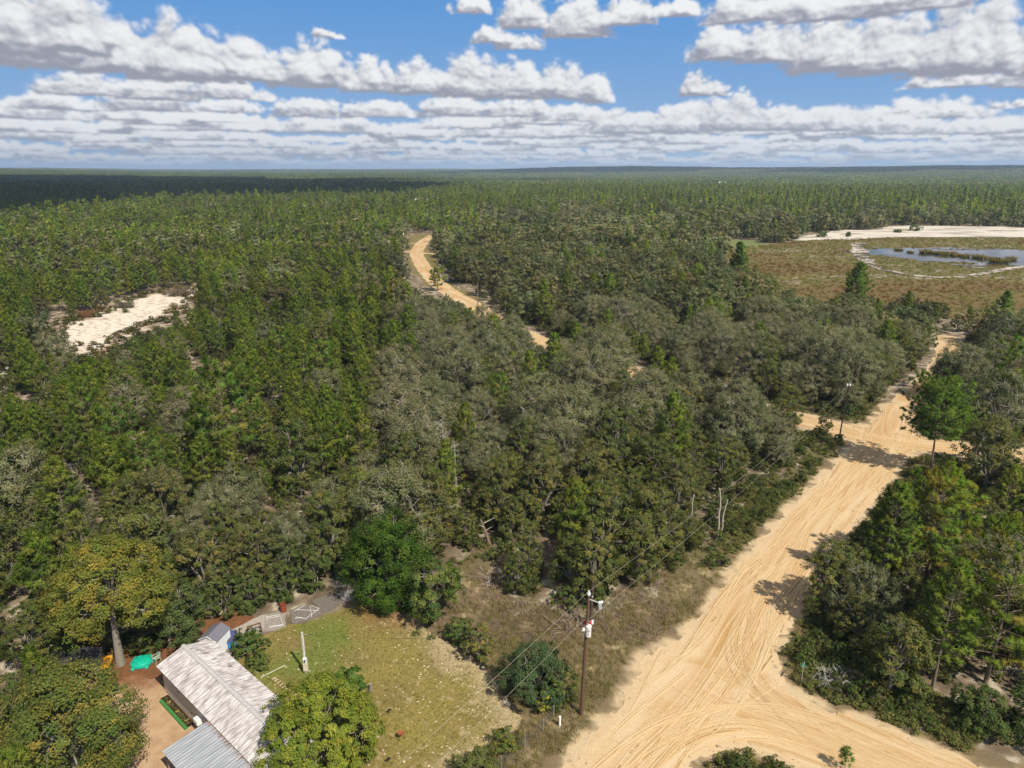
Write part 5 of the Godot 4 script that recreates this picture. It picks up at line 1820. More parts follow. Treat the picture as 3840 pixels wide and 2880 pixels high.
func make_poles() -> void:
	var brown := L(0.11, 0.07, 0.045)
	# the near pole with transformer
	var A := Vector3(5.55, 0, -46.85)
	var t := thing("utility_pole", "brown wooden utility pole with white transformer at the road edge", "pole", A, 0, "utility poles")
	var mb := MB.new()
	mb.tube([Vector3(0, -0.3, 0), Vector3(0.12, 5, 0), Vector3(0.27, 11.0, 0)], [0.17, 0.14, 0.11], 10, brown, true)
	part("shaft", mb, M.wood, t)
	var top := Vector3(0.27, 11.0, 0)
	mb = MB.new()
	mb.lathe(top, [[0.05, -0.02], [0.06, 0.08], [0.14, 0.1], [0.08, 0.18], [0.15, 0.22], [0.09, 0.3], [0.06, 0.44], [0.0, 0.46]], 10, L(0.5, 0.51, 0.53))
	part("insulator", mb, M.plastic, t)
	var tc := Vector3(0.29, 8.15, 0.36)
	mb = MB.new()
	mb.lathe(tc, [[0.0, -0.46], [0.2, -0.46], [0.22, -0.43], [0.22, 0.4], [0.24, 0.41], [0.24, 0.45], [0.17, 0.5], [0.0, 0.53]], 18, L(0.56, 0.56, 0.57))
	var tr := part("transformer", mb, M.plastic, t)
	for q in ["42", "Z"]:
		var tm := TextMesh.new()
		tm.text = q
		tm.font_size = 18
		tm.pixel_size = 0.011
		tm.depth = 0.006
		tm.material = mat("marking", L(0.02, 0.02, 0.02), 0.8, false)
		var o := obj("marking", tm, tr, tc + Vector3(0.0, 0.13 if q == "42" else -0.17, 0.224))
		o.scale = Vector3(0.8, 1, 1)
	mb = MB.new()
	mb.lathe(tc + Vector3(-0.1, 0.54, 0.05), [[0.04, 0.0], [0.07, 0.06], [0.04, 0.1], [0.07, 0.15], [0.03, 0.24], [0.0, 0.25]], 8, L(0.45, 0.12, 0.08))
	part("bushing", mb, M.plastic, tr)
	for k in 3:
		mb = MB.new()
		mb.tube([tc + Vector3(-0.26, 0.25 - k * 0.09, 0.05), tc + Vector3(-0.46, 0.28 - k * 0.12, 0.05)], [0.035, 0.03], 6, L(0.7, 0.72, 0.72), true)
		part("terminal", mb, M.plastic, tr)
	mb = MB.new()
	mb.bar(Vector3(0.25, 10.75, 0.05), Vector3(1.05, 10.45, 0.1), 0.06, 0.06, L(0.45, 0.46, 0.48))
	part("bracket", mb, M.galvanised, t)
	mb = MB.new()
	mb.box(Vector3(1.15, 10.2, 0.1), Vector3(0.24, 0.55, 0.2), L(0.3, 0.34, 0.38), Basis(Vector3.FORWARD, -0.2))
	mb.box(Vector3(1.2, 10.5, 0.1), Vector3(0.3, 0.06, 0.24), L(0.7, 0.72, 0.75), Basis(Vector3.FORWARD, -0.2))
	part("cutout_switch", mb, M.plastic, t)
	mb = MB.new()
	mb.bar(Vector3(0.3, 8.75, 0), Vector3(0.75, 8.7, 0), 0.05, 0.05, L(0.5, 0.5, 0.5))
	mb.box(Vector3(0.62, 8.7, 0.05), Vector3(0.14, 0.3, 0.14), L(0.72, 0.72, 0.72))
	mb.box(Vector3(0.46, 8.68, 0.06), Vector3(0.12, 0.2, 0.12), L(0.5, 0.06, 0.04))
	part("arrester", mb, M.plastic, t)
	# stub pole behind
	t = thing("pole_stub", "cut-off dark wooden pole standing in the brush behind the utility pole", "pole", Vector3(7.4, 0, -58.0))
	mb = MB.new()
	mb.tube([Vector3(0, -0.3, 0), Vector3(0.1, 2.6, 0), Vector3(0.16, 5.1, 0)], [0.16, 0.14, 0.12], 9, L(0.075, 0.06, 0.052), true)
	part("shaft", mb, M.wood, t)
	mb = MB.new()
	mb.box(Vector3(0.12, 3.6, 0.14), Vector3(0.1, 0.12, 0.02), L(0.6, 0.6, 0.6))
	part("tag", mb, M.plain, t)
	# poles at the crossing
	var B := Vector3(52.7, 0, -107.0)
	t = thing("utility_pole", "dark utility pole with two white insulators at the crossing", "pole", B, 0, "utility poles")
	mb = MB.new()
	mb.tube([Vector3(0, -0.3, 0), Vector3(0.35, 9.2, 0)], [0.12, 0.09], 9, L(0.05, 0.042, 0.04), true)
	part("shaft", mb, M.wood, t)
	for s in [-1, 1]:
		mb = MB.new()
		mb.lathe(Vector3(0.35 + s * 0.22, 9.15, 0), [[0.05, 0.0], [0.12, 0.1], [0.07, 0.2], [0.12, 0.27], [0.0, 0.42]], 8, L(0.74, 0.76, 0.78))
		part("insulator", mb, M.plastic, t)
	mb = MB.new()
	mb.bar(Vector3(0.05, 9.1, 0), Vector3(0.65, 9.1, 0), 0.07, 0.07, L(0.2, 0.2, 0.2))
	part("crossarm", mb, M.galvanised, t)
	var C := Vector3(61.2, 0, -121.5)
	t = thing("utility_pole", "plain pale wooden pole in the bushes beyond the crossing", "pole", C, 0, "utility poles")
	mb = MB.new()
	mb.tube([Vector3(0, -0.3, 0), Vector3(0.5, 8.4, 0)], [0.13, 0.1], 8, L(0.17, 0.13, 0.09), true)
	part("shaft", mb, M.wood, t)
	# wires
	var D := Vector3(-21.7, 0, -11.1)
	t = thing("power_line", "pair of thin power wires running past the yard and along the road", "wires", Vector3.ZERO)
	var wc := L(0.32, 0.3, 0.27)
	wire(t, A + Vector3(0.27, 11.4, 0), D + Vector3(0.2, 11.2, 0), 0.5, 0.009, wc)
	wire(t, A + Vector3(0.0, 8.9, 0), D + Vector3(0.2, 8.9, 0), 0.6, 0.009, wc)
	wire(t, A + Vector3(0.27, 11.4, 0), B + Vector3(0.35, 9.4, 0), 1.0, 0.009, wc)
	wire(t, A + Vector3(0.3, 8.9, 0), B + Vector3(0.3, 7.9, 0), 0.8, 0.009, wc)
	wire(t, B + Vector3(0.35, 9.4, 0), C + Vector3(0.5, 8.3, 0), 0.2, 0.009, wc)
	t = thing("utility_pole", "wooden pole that carries the power wires on beyond the yard", "pole", D, 0, "utility poles")
	mb = MB.new()
	mb.tube([Vector3(0, -0.3, 0), Vector3(0.2, 11.0, 0)], [0.16, 0.11], 8, brown, true)
	part("shaft", mb, M.wood, t)
	mb = MB.new()
	mb.lathe(Vector3(0.2, 11, 0), [[0.05, 0.0], [0.1, 0.1], [0.0, 0.25]], 8, L(0.7, 0.7, 0.7))
	part("insulator", mb, M.plastic, t)
	# meter pole on the lawn
	var E := Vector3(-17.9, 0.0, -51.8)
	t = thing("meter_pole", "slim white meter pole with grey boxes standing on the lawn", "pole", E)
	mb = MB.new()
	mb.box(Vector3(0, 2.05, 0), Vector3(0.15, 4.2, 0.13), L(0.6, 0.59, 0.57))
	part("post", mb, M.wood, t)
	mb = MB.new()
	mb.tube([Vector3(0.05, 1.6, 0.1), Vector3(0.05, 4.1, 0.1), Vector3(0.14, 4.25, 0.14)], [0.03, 0.03, 0.05], 7, L(0.66, 0.66, 0.66))
	part("conduit", mb, M.plastic, t)
	mb = MB.new()
	mb.box(Vector3(0.06, 1.42, 0.15), Vector3(0.33, 0.45, 0.16), L(0.66, 0.67, 0.68))
	var mbx := part("meter_box", mb, M.plastic, t)
	mb = MB.new()
	mb.lathe(Vector3(0.06, 1.42, 0.23), [[0.0, 0.1], [0.07, 0.1], [0.09, 0.05], [0.09, 0.0]], 12, L(0.25, 0.26, 0.28), Basis(Vector3.RIGHT, PI / 2))
	part("meter", mb, M.dark_glass, mbx)
	mb = MB.new()
	mb.box(Vector3(0.06, 0.74, 0.15), Vector3(0.4, 0.78, 0.15), L(0.5, 0.47, 0.36))
	part("panel_box", mb, M.plain, t)
	mb = MB.new()
	mb.bar(Vector3(0.0, 4.0, 0.05), Vector3(0.5, 3.88, 0.05), 0.03, 0.03, L(0.3, 0.25, 0.2))
	mb.box(Vector3(0.55, 3.86, 0.05), Vector3(0.1, 0.2, 0.1), L(0.1, 0.16, 0.14))
	part("bracket", mb, M.plain, t)
	t = thing("service_cable", "black cable slung from the transformer pole to the meter pole", "cable", Vector3.ZERO)
	wire(t, A + Vector3(-0.1, 8.3, 0), E + Vector3(0.5, 3.95, 0.05), 0.7, 0.013, L(0.02, 0.02, 0.02))
	# street sign
	t = thing("street_sign", "green street name sign on a grey post at the junction", "sign", Vector3(24.5, 0, -50.25), 0.0)
	mb = MB.new()
	mb.bar(Vector3(0, -0.1, 0), Vector3(0, 1.95, 0), 0.06, 0.04, L(0.33, 0.33, 0.34))
	part("post", mb, M.galvanised, t)
	for q in [[0.95, 2.12, 0.75], [-0.6, 1.99, 0.55]]:
		mb = MB.new()
		mb.box(Vector3(0, q[1], 0), Vector3(q[2], 0.17, 0.02), L(0.01, 0.2, 0.13), Basis(Vector3.UP, q[0]) * Basis(Vector3.RIGHT, 0.05))
		var bl := part("blade", mb, M.plastic, t)
		for s in [-1, 1]:
			mb = MB.new()
			mb.box(Vector3(0, q[1] + s * 0.0775, 0), Vector3(q[2] + 0.003, 0.014, 0.023), L(0.6, 0.68, 0.62), Basis(Vector3.UP, q[0]) * Basis(Vector3.RIGHT, 0.05))
			part("border", mb, M.plastic, bl)
	# poles along the far road
	var fl := ["far pole with a white transformer on the grass beside the sandy lane", "pale far pole where the lane meets two drives", "bare brown pole at the end of the far lane", "thin dark pole at the clearing by the far house"]
	var fi := 0
	for q in [[-44.4, -298, 7.2, true], [-59.5, -396, 9.0, true], [-63.4, -479, 9.0, false], [-10.9, -223.5, 7.5, false]]:
		t = thing("utility_pole", fl[fi], "pole", Vector3(q[0], 0, q[1]), 0, "utility poles")
		mb = MB.new()
		mb.tube([Vector3(0, -0.3, 0), Vector3(0.1, q[2], 0)], [0.16, 0.12], 7, L(0.2, 0.15, 0.11), true)
		part("shaft", mb, M.wood, t)
		if q[3]:
			mb = MB.new()
			mb.lathe(Vector3(0.1, q[2] - 1.3, 0.38), [[0.0, -0.45], [0.26, -0.45], [0.26, 0.45], [0.0, 0.5]], 10, L(0.74, 0.74, 0.75))
			part("transformer", mb, M.plastic, t)
		fi += 1


func car(called: String, label: String, at: Vector3, turn: float, col: Color, kind := 0) -> void:
	var t := thing(called, label, "car" if kind == 0 else "truck", at, turn)
	var half := 0.86
	var low := [Vector2(-2.2, 0.32), Vector2(-2.25, 0.62), Vector2(-2.1, 0.9), Vector2(-0.95, 0.98), Vector2(1.35, 0.98), Vector2(2.1, 0.92), Vector2(2.2, 0.6), Vector2(2.15, 0.32)]
	var cab := [Vector2(-1.05, 0.96), Vector2(-0.35, 1.42), Vector2(0.95, 1.45), Vector2(1.65, 0.96)] if kind == 0 else [Vector2(-0.9, 0.96), Vector2(-0.45, 1.68), Vector2(0.5, 1.7), Vector2(0.7, 0.96)]
	var extr := func(prof: Array, w0: float, w1: float, c: Color) -> MB:
		var mb := MB.new()
		for i in prof.size():
			var a: Vector2 = prof[i]; var b: Vector2 = prof[(i + 1) % prof.size()]
			var wa := lerpf(w0, w1, clampf((a.y - 0.9) / 0.55, 0, 1)); var wb := lerpf(w0, w1, clampf((b.y - 0.9) / 0.55, 0, 1))
			mb.face(Vector3(a.x, a.y, -wa), Vector3(b.x, b.y, -wb), Vector3(b.x, b.y, wb), Vector3(a.x, a.y, wa), Vector3(a.x + b.x, (a.y + b.y) - 1.4, 0), c)
		for s in [-1, 1]:
			for i in range(1, prof.size() - 1):
				var P := []
				for q in [prof[0], prof[i], prof[i + 1]]:
					P.append(Vector3(q.x, q.y, s * lerpf(w0, w1, clampf((q.y - 0.9) / 0.55, 0, 1))))
				mb.tri(P[0], P[1], P[2], Vector3(0, 0.1, s).normalized(), c)
		return mb
	var body := mat(called + "_paint", col, 0.25, false)
	body.clearcoat_enabled = true
	part("body", extr.call(low, half, half, Color.WHITE), body, t)
	part("cabin", extr.call(cab, half - 0.05, half - 0.22, Color.WHITE), M.dark_glass, t)
	var rf := MB.new()
	rf.box(Vector3((cab[1].x + cab[2].x) / 2, cab[1].y + 0.03, 0), Vector3(cab[2].x - cab[1].x + 0.1, 0.05, (half - 0.2) * 2), Color.WHITE)
	part("roof", rf, body, t)
	if kind == 1:
		var bed := MB.new()
		bed.box(Vector3(1.45, 0.985, 0), Vector3(1.3, 0.02, 1.45), L(0.03, 0.03, 0.03))
		part("bed", bed, M.plain, t)
	for sx in [-1.35, 1.35]:
		for sz in [-1, 1]:
			var w := MB.new()
			w.lathe(Vector3(sx, 0.33, sz * 0.8), [[0.0, -0.1], [0.33, -0.1], [0.33, 0.1], [0.0, 0.1]], 14, L(0.02, 0.02, 0.02), Basis(Vector3.RIGHT, PI / 2))
			part("wheel", w, M.plastic, t)


func far_house(label: String, at: Vector3, turn: float, size: Vector3, wall: Color, roof: Color, rise := 1.5) -> void:
	var t := thing("far_house", label, "house", at, turn)
	var x := size.x / 2; var y := size.y; var z := size.z / 2
	var mb := MB.new()
	mb.box(Vector3(0, y / 2, 0), size, wall)
	for s in [-1, 1]:
		mb.tri(Vector3(s * x, y, -z), Vector3(s * x, y, z), Vector3(s * x, y + rise, 0), Vector3(s, 0, 0), wall)
	part("wall", mb, M.plain, t)
	mb = MB.new()
	for s in [-1, 1]:
		mb.face(Vector3(-x - 0.4, y + rise + 0.05, 0), Vector3(x + 0.4, y + rise + 0.05, 0), Vector3(x + 0.4, y - 0.2, s * (z + 0.5)), Vector3(-x - 0.4, y - 0.2, s * (z + 0.5)), Vector3.UP, roof)
		mb.face(Vector3(-x - 0.4, y + rise - 0.1, 0), Vector3(x + 0.4, y + rise - 0.1, 0), Vector3(x + 0.4, y - 0.35, s * (z + 0.5)), Vector3(-x - 0.4, y - 0.35, s * (z + 0.5)), Vector3.DOWN, roof)
	part("roof", mb, M.galvanised if roof.r > 0.3 else M.plain, t)
	for i in 3:
		mb = MB.new()
		mb.box(Vector3(-x * 0.6 + i * x * 0.6, y * 0.55, z + 0.03), Vector3(1.0, 1.1, 0.05) if i != 1 else Vector3(0.95, 2.0, 0.05), L(0.05, 0.06, 0.07) if i != 1 else L(0.3, 0.25, 0.2))
		part("window" if i != 1 else "door", mb, M.plain, t)


func make_far_things() -> void:
	far_house("grey metal-roofed house among the oaks by the far lane", Vector3(-14.5, 0, -288), 0.9, Vector3(11, 2.7, 6.5), L(0.4, 0.38, 0.36), L(0.4, 0.43, 0.48))
	far_house("white-roofed house in the distant trees above the far lane", Vector3(-112, 0, -912), 0.15, Vector3(22, 4, 10), L(0.55, 0.52, 0.5), L(0.78, 0.78, 0.78), 2.4)
	far_house("long red-roofed house at the edge of the shaded pinewood", Vector3(-372, 0, -950), 0.05, Vector3(26, 3.4, 9), L(0.55, 0.5, 0.47), L(0.24, 0.075, 0.06), 2.2)
	far_house("lone white roof in the pinewood near the horizon", Vector3(545, 0, -1915), 0.2, Vector3(20, 5, 12), L(0.6, 0.6, 0.6), L(0.8, 0.8, 0.82), 3.0)
	car("pickup_truck", "dark pickup truck parked under oaks by the far house", Vector3(-24.0, 0, -273.5), 0.15, L(0.03, 0.035, 0.045), 1)
	car("white_car", "white car parked beside the dark pickup truck", Vector3(-19.4, 0, -276.5), 0.1, L(0.75, 0.75, 0.76))
	car("white_car", "white car nearest the grey-roofed house", Vector3(-15.2, 0, -277.5), -0.2, L(0.72, 0.73, 0.75))
	car("white_van", "white vehicle alone in the clearing among distant trees", Vector3(-291, 0, -903), 0.3, L(0.78, 0.78, 0.78), 1)
	# far mast
	var t := thing("radio_mast", "thin radio mast on the horizon", "mast", Vector3(-1990, terrain(-1990, -6500), -6500))
	var mb := MB.new()
	for k in 3:
		var a := TAU * k / 3
		mb.tube([Vector3(cos(a) * 2.0, 0, sin(a) * 2.0), Vector3(cos(a) * 0.7, 66, sin(a) * 0.7)], [0.5, 0.4], 4, L(0.25, 0.25, 0.26))
	for k in 16:
		mb.tube([Vector3(1.6, k * 4, 0), Vector3(-0.8, k * 4 + 4, 1.0)], [0.25, 0.25], 3, L(0.25, 0.25, 0.26))
	part("lattice", mb, M.plain, t)

# ---------------------------------------------------------------- single plants, undergrowth, tracks, clouds
func hero(called: String, label: String, sd: int, at: Vector3, P: Dictionary, clear := 0.75, category := "tree", tint: Material = null, group := "") -> Node3D:
	var pair := pine(sd, P) if P.has("levels") else broadleaf(sd, P)
	var pr := tree_proto(called, pair, tint if tint else M.leaf)
	var o := plant(pr, called, at, sd * 0.7, Vector3.ONE, label, category, group)
	heroes.append(Vector3(at.x, at.z, P.r * clear + 1.0))
	pr.free()
	return o


func make_singles() -> void:
	var gb := L(0.2, 0.185, 0.165)
	var tw := L(0.25, 0.23, 0.2)
	var vivid := [L(0.045, 0.092, 0.014), L(0.058, 0.108, 0.016), L(0.036, 0.078, 0.014), L(0.078, 0.125, 0.02)]
	var dark := [L(0.077, 0.126, 0.031), L(0.063, 0.105, 0.031), L(0.112, 0.154, 0.035), L(0.140, 0.168, 0.042)]
	var ochre := [L(0.17, 0.185, 0.036), L(0.2, 0.195, 0.038), L(0.135, 0.165, 0.034), L(0.15, 0.17, 0.036), L(0.24, 0.205, 0.04)]
	var cedar := [L(0.2, 0.235, 0.034), L(0.165, 0.21, 0.03), L(0.235, 0.25, 0.04), L(0.14, 0.185, 0.03)]
	hero("broad_oak", "dense round tree with vivid green leaves at the top of the lawn", 901, Vector3(-12.6, 0, -63.2), {"h": 9.0, "r": 4.6, "base": 0.2, "lobes": 22, "skirt": 12, "clumps": 760, "leaves": 46000, "ls": 0.2, "cols": vivid, "twigs": 0, "bark": gb, "twig": tw})
	hero("broad_oak", "darker small oak hugging the vivid green tree at the lawn edge", 902, Vector3(-7.4, 0, -59.6), {"h": 6.2, "r": 3.0, "base": 0.9, "lobes": 11, "skirt": 5, "clumps": 260, "leaves": 11000, "ls": 0.22, "cols": dark, "twigs": 80, "bark": gb, "twig": tw})
	hero("hickory_tree", "tall yellowing tree with bare mossy trunk beside the yellow cart", 903, Vector3(-34.6, 0, -52.9), {"h": 11.8, "r": 4.8, "base": 4.0, "lobes": 22, "skirt": 3, "clumps": 620, "leaves": 40000, "ls": 0.19, "cols": ochre, "twigs": 260, "bark": gb, "twig": L(0.3, 0.28, 0.25), "tr": 0.3, "tw": 0.018})
	hero("yard_tree", "large dark leafy tree with ochre tips overhanging the sandy yard", 904, Vector3(-30.9, 0, -40.2), {"h": 9.6, "r": 4.9, "base": 1.0, "lobes": 22, "skirt": 8, "clumps": 700, "leaves": 46000, "ls": 0.19, "cols": [L(0.105, 0.140, 0.034), L(0.084, 0.119, 0.031), L(0.147, 0.161, 0.036), L(0.196, 0.175, 0.042), L(0.119, 0.140, 0.036)], "twigs": 150, "bark": gb, "twig": tw})
	hero("cedar_tree", "broad yellow-green cedar covering the near end of the house roof", 905, Vector3(-14.0, 0, -41.7), {"h": 6.5, "r": 4.3, "base": 0.1, "lobes": 26, "skirt": 12, "clumps": 1100, "leaves": 72000, "ls": 0.17, "cols": cedar, "twigs": 200, "bark": gb, "twig": tw, "clr": 0.085})
	hero("round_tree", "small round glossy green tree between the cedar and the lawn", 906, Vector3(-13.2, 0, -47.6), {"h": 4.2, "r": 1.75, "base": 0.3, "lobes": 10, "skirt": 5, "clumps": 190, "leaves": 7500, "ls": 0.18, "cols": [L(0.070, 0.140, 0.028), L(0.091, 0.168, 0.031), L(0.119, 0.189, 0.036)], "twigs": 0, "bark": gb, "twig": tw})
	hero("pole_bush", "tall dark rounded bush left of the utility pole", 907, Vector3(1.7, 0, -48.9), {"h": 5.0, "r": 3.0, "base": 0.1, "lobes": 13, "skirt": 9, "clumps": 340, "leaves": 17000, "ls": 0.17, "cols": [L(0.070, 0.109, 0.048), L(0.084, 0.126, 0.050), L(0.059, 0.095, 0.042)], "twigs": 60, "bark": gb, "twig": tw}, 0.75, "bush")
	hero("pole_bush", "lighter straggly bush at the foot of the utility pole", 908, Vector3(3.9, 0, -48.3), {"h": 3.5, "r": 1.6, "base": 0.1, "lobes": 8, "skirt": 5, "clumps": 130, "leaves": 4600, "ls": 0.17, "cols": [L(0.119, 0.154, 0.042), L(0.140, 0.168, 0.042), L(0.098, 0.133, 0.039)], "twigs": 90, "bark": gb, "twig": tw}, 0.75, "bush")
	hero("yellow_shrub", "bright yellow-green sprig in front of the dark pole bush", 909, Vector3(2.5, 0, -47.0), {"h": 2.3, "r": 0.75, "base": 0.1, "lobes": 6, "skirt": 2, "clumps": 60, "leaves": 1500, "ls": 0.16, "cols": [L(0.364, 0.322, 0.035), L(0.280, 0.280, 0.035)], "twigs": 10, "bark": gb, "twig": tw}, 0.5, "shrub")
	hero("fence_bush", "rounded olive bush with upright sprays behind the fence posts", 910, Vector3(-0.6, 0, -43.4), {"h": 1.5, "r": 1.35, "base": 0.05, "lobes": 9, "skirt": 4, "clumps": 170, "leaves": 5200, "ls": 0.13, "cols": [L(0.140, 0.161, 0.039), L(0.168, 0.175, 0.042), L(0.112, 0.133, 0.036)], "twigs": 0, "bark": gb, "twig": tw}, 0.5, "bush")
	hero("fence_bush", "wide low bush cut by the bottom edge beside the lawn", 911, Vector3(-2.6, 0, -40.7), {"h": 1.9, "r": 1.9, "base": 0.05, "lobes": 11, "skirt": 4, "clumps": 190, "leaves": 6000, "ls": 0.14, "cols": [L(0.126, 0.154, 0.042), L(0.098, 0.126, 0.039), L(0.154, 0.168, 0.042)], "twigs": 30, "bark": gb, "twig": tw}, 0.5, "bush")
	hero("lawn_bush", "loose yellow-brown bush at the right-hand lawn edge by the tyre", 912, Vector3(-2.9, 0, -53.6), {"h": 3.4, "r": 1.6, "base": 0.4, "lobes": 9, "skirt": 4, "clumps": 110, "leaves": 3600, "ls": 0.18, "cols": [L(0.140, 0.161, 0.042), L(0.210, 0.182, 0.049), L(0.105, 0.133, 0.039)], "twigs": 120, "bark": gb, "twig": tw}, 0.5, "bush")
	hero("lawn_bush", "low dark bush between the lawn and the dry weeds", 913, Vector3(-5.0, 0, -56.3), {"h": 2.2, "r": 1.5, "base": 0.1, "lobes": 8, "skirt": 4, "clumps": 110, "leaves": 3600, "ls": 0.17, "cols": dark, "twigs": 60, "bark": gb, "twig": tw}, 0.5, "bush")
	hero("house_hedge", "dark evergreen hedge bush against the back of the house", 914, Vector3(-23.6, 0, -54.2), {"h": 2.0, "r": 1.7, "base": 0.05, "lobes": 9, "skirt": 5, "clumps": 150, "leaves": 5600, "ls": 0.15, "cols": [L(0.070, 0.119, 0.031), L(0.091, 0.140, 0.036), L(0.119, 0.154, 0.039)], "twigs": 0, "bark": gb, "twig": tw}, 0.5, "bush")
	hero("house_hedge", "smaller hedge bush beside the sawhorse", 915, Vector3(-24.4, 0, -55.6), {"h": 1.5, "r": 1.25, "base": 0.05, "lobes": 8, "skirt": 4, "clumps": 110, "leaves": 3800, "ls": 0.15, "cols": [L(0.070, 0.119, 0.031), L(0.091, 0.140, 0.036), L(0.119, 0.154, 0.039)], "twigs": 0, "bark": gb, "twig": tw}, 0.5, "bush")
	hero("house_hedge", "thin hedge bush where the lawn meets the house corner", 916, Vector3(-22.3, 0, -52.4), {"h": 1.2, "r": 1.2, "base": 0.05, "lobes": 8, "skirt": 4, "clumps": 90, "leaves": 2800, "ls": 0.15, "cols": [L(0.091, 0.133, 0.034), L(0.126, 0.161, 0.042)], "twigs": 0, "bark": gb, "twig": tw}, 0.5, "bush")
	for q in [[-9.0, -57.0, "tiny dark shrub on the lawn below the vivid green tree"], [-7.5, -56.4, "second tiny shrub on the lawn nearer the weeds"]]:
		hero("lawn_shrub", q[2], 917, Vector3(q[0], 0, q[1]), {"h": 0.65, "r": 0.42, "base": 0.02, "lobes": 5, "skirt": 2, "clumps": 40, "leaves": 700, "ls": 0.1, "cols": dark, "twigs": 0, "bark": gb, "twig": tw}, 0.5, "shrub")
	hero("yellow_oak", "tall olive-yellow tree behind the vivid green one", 918, Vector3(-17.6, 0, -74.5), {"h": 9.4, "r": 3.9, "base": 1.0, "lobes": 14, "skirt": 6, "clumps": 330, "leaves": 14000, "ls": 0.25, "cols": [L(0.140, 0.165, 0.036), L(0.175, 0.175, 0.039), L(0.112, 0.140, 0.034)], "twigs": 120, "bark": gb, "twig": tw})
	hero("shed_oak", "dark spreading oak over the white shed at the house corner", 919, Vector3(-31.0, 0, -56.2), {"h": 6.4, "r": 3.2, "base": 0.6, "lobes": 13, "skirt": 7, "clumps": 300, "leaves": 13000, "ls": 0.2, "cols": [L(0.073, 0.106, 0.036), L(0.091, 0.123, 0.039), L(0.112, 0.137, 0.045)], "twigs": 100, "bark": gb, "twig": tw})
	var kl := ["leafy dark bush behind the rusty barrel", "taller bush between the barrel and the big slab", "olive bush behind the sawhorse", "low bush over the brown leaves behind the white shed", "thin tall bush at the far end of the slabs", "broad bush in the second row behind the slabs"]
	var ki := 0
	for q in [[-23.4, -63.2, 3.6, 2.0], [-20.8, -65.4, 5.0, 2.4], [-26.2, -61.6, 3.6, 1.9], [-28.4, -60.6, 4.4, 2.2], [-17.6, -67.4, 4.6, 2.0], [-24.0, -66.4, 5.6, 2.6]]:
		hero("slab_bush", kl[ki], 980 + ki, Vector3(q[0], 0, q[1]), {"h": q[2], "r": q[3], "base": 0.1, "lobes": 11, "skirt": 7, "clumps": 200, "leaves": 8000, "ls": 0.19, "cols": [L(0.085, 0.115, 0.034), L(0.07, 0.1, 0.03), L(0.12, 0.135, 0.04)], "twigs": 90, "bark": gb, "twig": tw}, 0.4, "bush")
		ki += 1
	var cl := ["dark scrub oak in the bottom right-hand corner beside the spur road", "low leafy oak under the corner scrub oak", "spreading bush where the spur road leaves the picture"]
	var ci := 0
	for q in [[40.5, -44.0, 5.2, 2.8], [36.6, -45.6, 3.4, 2.2], [44.5, -39.8, 5.0, 2.8]]:
		hero("corner_oak", cl[ci], 960 + ci, Vector3(q[0], 0, q[1]), {"h": q[2], "r": q[3], "base": 0.1, "lobes": 12, "skirt": 7, "clumps": 260, "leaves": 10000, "ls": 0.2, "cols": [L(0.07, 0.105, 0.034), L(0.09, 0.125, 0.036), L(0.115, 0.13, 0.045)], "twigs": 100, "bark": gb, "twig": tw})
		ci += 1
	# pines that stand out
	var pk := L(0.17, 0.13, 0.105)
	var pg := [L(0.098, 0.161, 0.031), L(0.119, 0.182, 0.034), L(0.084, 0.140, 0.028)]
	var py := [L(0.140, 0.203, 0.031), L(0.168, 0.210, 0.036), L(0.119, 0.182, 0.028), L(0.238, 0.210, 0.042)]
	hero("longleaf_pine", "tall round-topped pine standing alone by the crossing", 930, Vector3(60.2, 0, -94.2), {"h": 12.3, "r": 5.0, "base": 5.6, "levels": 16, "per": 9, "tufts": 17, "needles": 30, "nl": 0.42, "nw": 0.06, "cols": pg, "bark": pk, "flat": 1.0, "el0": -4.0, "el1": 50.0, "tr": 0.2}, 0.7)
	hero("longleaf_pine", "bright green pine with forked trunk across the road", 931, Vector3(44.2, 0, -66.4), {"h": 11.2, "r": 4.0, "base": 2.6, "levels": 17, "per": 7, "tufts": 11, "needles": 34, "nl": 0.48, "nw": 0.065, "cols": py, "bark": pk, "flat": 1.0, "el0": 0.0, "el1": 45.0, "tr": 0.2}, 0.7)
	hero("longleaf_pine", "big pine with yellow-tipped tufts at the right edge", 932, Vector3(40.4, 0, -50.6), {"h": 14.5, "r": 4.2, "base": 2.6, "levels": 17, "per": 6, "tufts": 8, "needles": 36, "nl": 0.5, "nw": 0.065, "cols": py, "bark": pk, "flat": 1.0, "el0": -5.0, "el1": 40.0, "tr": 0.2}, 0.7)
	hero("longleaf_pine", "dark dense pine rising above the oaks before the marsh", 933, Vector3(86.5, 0, -272.0), {"h": 15.0, "r": 4.8, "base": 2.0, "levels": 16, "per": 8, "tufts": 13, "needles": 12, "nl": 0.8, "nw": 0.22, "cols": pg, "bark": pk, "tr": 0.25}, 0.7)
	hero("longleaf_pine", "broad dark pine at the marsh edge nearest the pond", 934, Vector3(108.0, 0, -222.0), {"h": 13.5, "r": 5.8, "base": 1.5, "levels": 15, "per": 8, "tufts": 13, "needles": 12, "nl": 0.7, "nw": 0.18, "cols": pg, "bark": pk, "tr": 0.25}, 0.7)
	hero("longleaf_pine", "tall pine on the roadside above the marsh track", 935, Vector3(127.0, 0, -181.0), {"h": 11.5, "r": 3.6, "base": 2.0, "levels": 14, "per": 7, "tufts": 10, "needles": 14, "nl": 0.6, "nw": 0.14, "cols": pg, "bark": pk, "tr": 0.2}, 0.7)
